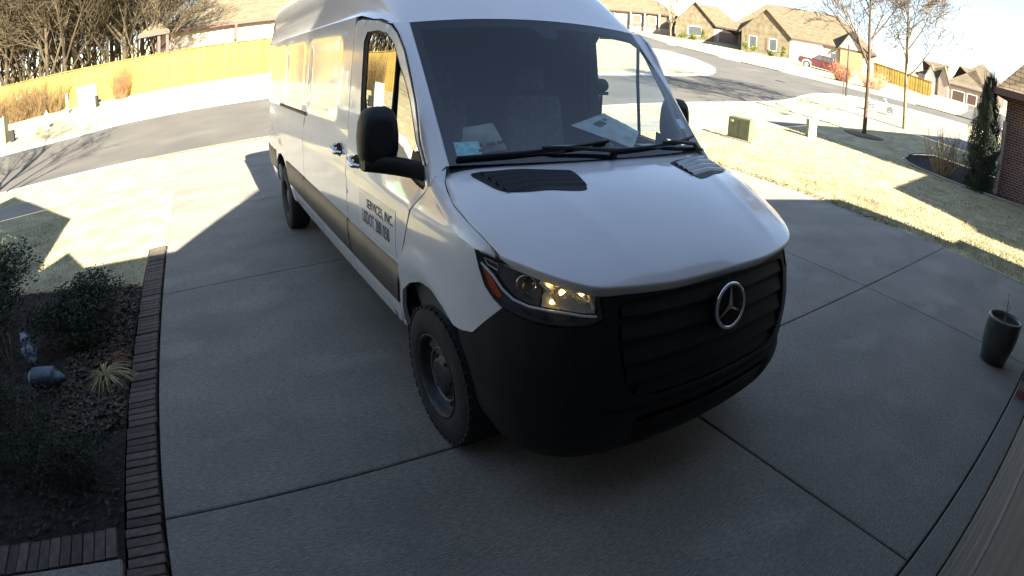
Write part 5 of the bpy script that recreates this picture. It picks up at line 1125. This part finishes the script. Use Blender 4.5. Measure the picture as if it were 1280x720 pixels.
# corner board and roof
q = MB(); q.box(-.05, .07, -.06, .05, 0, 2.3); q.build('corner_board', mat('cream_corner_board', (.5, .47, .38), rough=.7), nb.t, bevel=.005)
q = MB(); e0 = (-.2, -.5, 3.15)
q.add([(-.25, -.95, 3.16), (16, -.95, 3.16), (16, 9.5, 3.16), (-.25, 9.5, 3.16), (4.3, -.65, 7.85), (12, 2.0, 7.85)], [(0, 1, 5, 4), (1, 2, 5), (2, 3, 4, 5), (3, 0, 4), (0, 3, 2, 1)]); q.build('roof', M_shl, nb.t)
for k in range(22):
    z0 = 3.12 + k * .11
q = MB(); q.box(-.27, 16, -1.0, -.95, 2.98, 3.18); q.box(-.30, -.25, -1.0, 9.5, 2.98, 3.18); q.build('fascia', M_btrim, nb.t)
# next-door wing that throws the long roof shadow over the lawn
nw = House('neighbour_wing', 'rear wing of the neighbouring house out of frame at right', (11.4, -3, 0), 0)
q = MB(); xs = [(0, f_(2.2, -3)), (.5, f_(2.5, -3)), (1.7, f_(4.9, -3)), (7.2, f_(5.66, -3))]; n = 4
q.add([(x, 0, z) for x, z in xs] + [(x, -7, z - .6) for x, z in xs] + [(x, 0, 2.4) for x, z in xs], [(i, i + 1, n + i + 1, n + i) for i in range(3)] + [(i + 1, i, 8 + i, 9 + i) for i in range(3)]); q.build('roof', M_shin, nw.t)
nw.block(.3, 7, -6.5, -.5, 2.5, M_rb)
# cypress column beside it
cy = thing('cypress', 'narrow dark evergreen column at the brick house corner', 'cypress', (17.75, 3.75, 0))
q = MB(); rs = random.Random(120)
for _ in range(22000):
    z_ = 3.35 * rs.random() ** .9; a = rs.uniform(0, 6.28); rmax = (.66 if z_ < 1.7 else .66 - .52 * ((z_ - 1.7) / 1.65)) * (.82 + .2 * math.sin(a * 5 + z_ * 4) * math.sin(z_ * 7 + a)) * (.8 if z_ < .25 else 1)
    rr = rmax * (1 - rs.random() ** 2.2 * .6); c = Vector((rr * math.cos(a), rr * math.sin(a), z_)); d = Vector((math.cos(a) * .35 + rs.uniform(-.3, .3), math.sin(a) * .35 + rs.uniform(-.3, .3), 1)).normalized() * rs.uniform(.05, .12); s_ = Vector((-math.sin(a), math.cos(a), rs.uniform(-.3, .3))) * rs.uniform(.008, .02)
    q.add([c, c + d * .5 + s_, c + d, c + d * .5 - s_], [(0, 1, 2, 3)])
q.build('foliage', M_cyp, cy)
q = MB(); q.tube([(0, 0, 0), (.02, 0, 1.8), (0, .02, 3.4)], [.07, .05, .015], 8); q.build('trunk', M_bark, cy)
rs = random.Random(4); q = MB()
for k in range(60):
    a = rs.uniform(0, 6.28); r_ = rs.uniform(0, .22); z0 = rs.uniform(2.7, 3.25); q.tube([(r_ * math.cos(a), r_ * math.sin(a), z0), (r_ * 1.3 * math.cos(a), r_ * 1.3 * math.sin(a), z0 + rs.uniform(.25, .6))], [.018, .004], 3, cap=False)
q.build('top_sprigs', M_cyp, cy)
# shrubs before the far houses
for k, (x, y, z, r_, h_, tl) in enumerate(((70.0, 65.7, 6.2, .9, .55, 0), (71.1, 64.4, 6.2, 1.0, .6, 0), (72.0, 63.2, 6.1, .6, 1.1, 1), (67.7, 51.2, 5.2, .6, .95, 1), (68.5, 50.3, 5.1, .8, .55, 0), (70.0, 48.2, 5.0, .8, .5, 0), (71.0, 46.7, 4.8, .7, 1.05, 1))):
    lb_ = ['low clipped yellow-green shrub left under the window of the gabled house', 'low clipped yellow-green shrub right under the window of the gabled house', 'pointed yellow-green shrub at the right corner of the gabled house', 'pointed yellow-green shrub right beside the dark garage door', 'low shrub between the pointed one and the first window of the large house', 'low shrub between the two windows of the large brick house', 'pointed yellow-green shrub at the corner beside the white garage wing'][k]
    t = thing('foundation_shrub', lb_, 'shrub', (x - .6, y - .5, z - .3), 0, 'yellow-green shrubs before the far houses')
    foliage(130 + k, r_, r_, h_, 700, .11, clumps=9, shell=.4, tall=bool(tl)).build('foliage', M_hedge, t)
# red pickup
M_rp = mat('dark_red_car_paint', (.07, .007, .009), rough=.25, coat=1); M_tw = mat('silver_wheel', (.5, .5, .5), rough=.35, metal=.7)
tk = thing('pickup_truck', 'dark red crew-cab pickup parked in the far driveway', 'pickup truck', (64.5, 36.1, 3.52), math.atan2(.87, -.49)); tk.rotation_euler = (0, R(-5.5), tk.rotation_euler[2]); tk.scale = (1.16, 1.1, 1.14)
# local x forward (towards the house at left), y to its left
def side_body(pts, y0, y1): 
    q = MB(); n = len(pts); q.add([(x, y0, z) for x, z in pts] + [(x, y1, z) for x, z in pts], [tuple(range(n)), tuple(range(n, 2 * n))[::-1]] + [(i, n + i, n + (i + 1) % n, (i + 1) % n) for i in range(n)]); return q
body = [(2.75, .45), (2.85, .60), (2.83, 1.05), (2.6, 1.16), (1.5, 1.20), (-.95, 1.22), (-2.95, 1.24), (-3.0, .9), (-3.0, .55), (-2.5, .45), (-2.42, .78), (-2.15, .95), (-1.75, .95), (-1.48, .78), (-1.40, .45), (1.35, .40), (1.42, .78), (1.68, .95), (2.08, .95), (2.35, .78), (2.42, .45)]
side_body(body, -.98, .98).build('body', M_rp, tk, bevel=.05, seg=2, fix=True)
side_body([(1.45, 1.18), (.75, 1.80), (.5, 1.86), (-.75, 1.86), (-1.0, 1.75), (-1.1, 1.20)], -.82, .82).build('cab', M_rp, tk, bevel=.06, seg=2, fix=True)
for s_ in (-1, 1):
    for xs_ in ([(1.22, 1.24), (.72, 1.70), (.25, 1.74), (.25, 1.24)], [(.15, 1.24), (.15, 1.74), (-.68, 1.74), (-.9, 1.66), (-.95, 1.24)]):
        side_body(xs_, s_ * .825, s_ * .835).build('side_window', M_win, tk, fix=True)
    for x_ in (1.88, -1.95):
        wt = thing('wheel', None, None); wt.parent = tk; wt.location = (x_, s_ * .86, .40); MW = Matrix.Rotation(R(90) * (1 if s_ < 0 else -1), 4, 'X')
        q = MB(); q.lathe([(.22, .10), (.30, .13), (.37, .12), (.40, .09), (.40, -.10), (.3, -.12)], 24, MW); q.build('tyre', M_rub, wt)
        q = MB(); q.lathe([(0, .10), (.08, .11), (.10, .08), (.2, .09), (.235, .11)], 20, MW); q.build('rim', M_tw, wt)
    q = MB(); q.box(2.80, 2.88, s_ * .60, s_ * .92, .80, 1.0); q.build('headlight', M_wht, tk, bevel=.02, fix=True)
q = MB(); q.add([(1.30, -.70, 1.27), (1.30, .70, 1.27), (.80, .62, 1.79), (.80, -.62, 1.79)], [(0, 1, 2, 3)]); q.build('windshield', M_win, tk)
q = MB(); q.box(-3.1, -2.98, -.9, .9, .5, .68); q.build('rear_bumper', M_chrome, tk, bevel=.02)
q = MB(); q.box(2.84, 2.92, -.55, .55, .62, 1.02); q.build('grille', M_black, tk, bevel=.02); q = MB(); q.box(2.8, 2.95, -.95, .95, .42, .6); q.build('front_bumper', M_chrome, tk, bevel=.03)
q = MB(); q.box(-2.85, -1.2, -.80, .80, 1.16, 1.30); q.build('bed_rail', M_black, tk)
# white lawn ornaments by the neighbouring driveway
for k, (x, y) in enumerate(((27.9, 12.4), (28.3, 11.4))):
    lo = thing('lawn_ornament', ('white openwork lawn ornament beside the neighbouring driveway, nearer the dark bare tree', 'white openwork lawn ornament beside the neighbouring driveway, nearer the pale bare tree')[k], 'lawn ornament', Z(x, y), R(60 + 15 * k))
    q = MB(); rs = random.Random(20 + k)
    for _ in range(34):
        a, b = [Vector((rs.uniform(-.42, .42), rs.uniform(-.1, .1), rs.uniform(.12, .62))) for _ in range(2)]; q.tube([a, b], .022, 4)
    q.build('lattice_body', M_wht, lo)
    for x_ in (-.35, -.25, .25, .35): q = MB(); q.tube([(x_, 0, 0), (x_, 0, .3)], .02, 5); q.build('leg', M_wht, lo)
    q = MB(); q.tube([(.35, 0, .55), (.48, 0, .78), (.60, 0, .76)], [.05, .035, .05], 6); q.build('head', M_wht, lo)
# bed edging curve
q = MB(); q.tube([Z(x, y, .03) for x, y in smooth_poly(nbed[4:0:-1] + [nbed[0]] + nbed[:6:-1], 2, False)], .03, 5); tag(q.build('bed_edging', M_mortar), kind='structure')
# ------------------------------------------------------------------ things in the cab (resting on the dashboard)
VM = Matrix.Translation(van.location) @ Matrix.Rotation(van.rotation_euler[2], 4, 'Z')
def quadthing(name, label, cat, P4, th, m, n=6, puff=.02, seed=1, prints=()):
    rs = random.Random(seed); A, B, C_, D = [VM @ Vector(p) for p in P4]; nr = (B - A).cross(D - A).normalized(); t = thing(name, label, cat, tuple(A)); q = MB()
    for sg in (1, -1):
        rows = []
        for i in range(n + 1):
            row = []
            for j in range(n + 1):
                u, v = i / n, j / n; p = A * (1 - u) * (1 - v) + B * u * (1 - v) + C_ * u * v + D * (1 - u) * v
                p = p + nr * sg * (th + puff * math.sin(math.pi * u) * math.sin(math.pi * v)) * (0 if i in (0, n) or j in (0, n) else 1) + nr * rs.uniform(-.003, .003) * (1 if sg == 1 else 0)
                row.append(p - A)
            rows.append(row)
        q.grid(rows if sg == 1 else [r[::-1] for r in rows])
    q.build('sleeve', m, t, fix=False)
    for (u0, u1, v0, v1) in prints:
        f = lambda u, v: A * (1 - u) * (1 - v) + B * u * (1 - v) + C_ * u * v + D * (1 - u) * v - A
        for sg in (1, -1):
            hgt_ = (th + puff) * 1.02
            g = MB(); g.grid([[f(u0 + (u1 - u0) * i / 4, v0 + (v1 - v0) * j / 2) + nr * sg * hgt_ for i in range(5)] for j in range(3)]); g.build('label_print', M_print, t)
    return t
quadthing('padded_mailer', 'grey-white padded mailer lying on the dashboard against the windshield', 'parcel', [(-.30, .02, 1.545), (-.42, .36, 1.60), (-.27, .53, 1.50), (-.06, .29, 1.44)], .004, M_paper, 8, .012, 3, [(.30, .55, .2, .36), (.62, .7, .2, .28), (.35, .36, .8, .95), (.30, .31, .8, .95), (.25, .26, .8, .95)])
quadthing('paper_bag', 'crumpled pale paper bag on the passenger side of the dashboard', 'bag', [(-.36, -.64, 1.40), (-.38, -.62, 1.555), (-.38, -.44, 1.57), (-.36, -.36, 1.42)], .004, M_card, 6, .02, 5, [(.25, .35, .25, .45), (.22, .34, .55, .75), (.24, .34, .8, .95)])
quadthing('folded_papers', 'dark blue-grey papers lying on the driver side of the dashboard', 'papers', [(-.10, .50, 1.425), (-.30, .52, 1.42), (-.26, .82, 1.41), (-.04, .78, 1.415)], .002, mat('blue_grey_paper', (.10, .16, .20), rough=.4, var=.4, vscale=20, bump=1, bscale=20), 8, .01, 7)
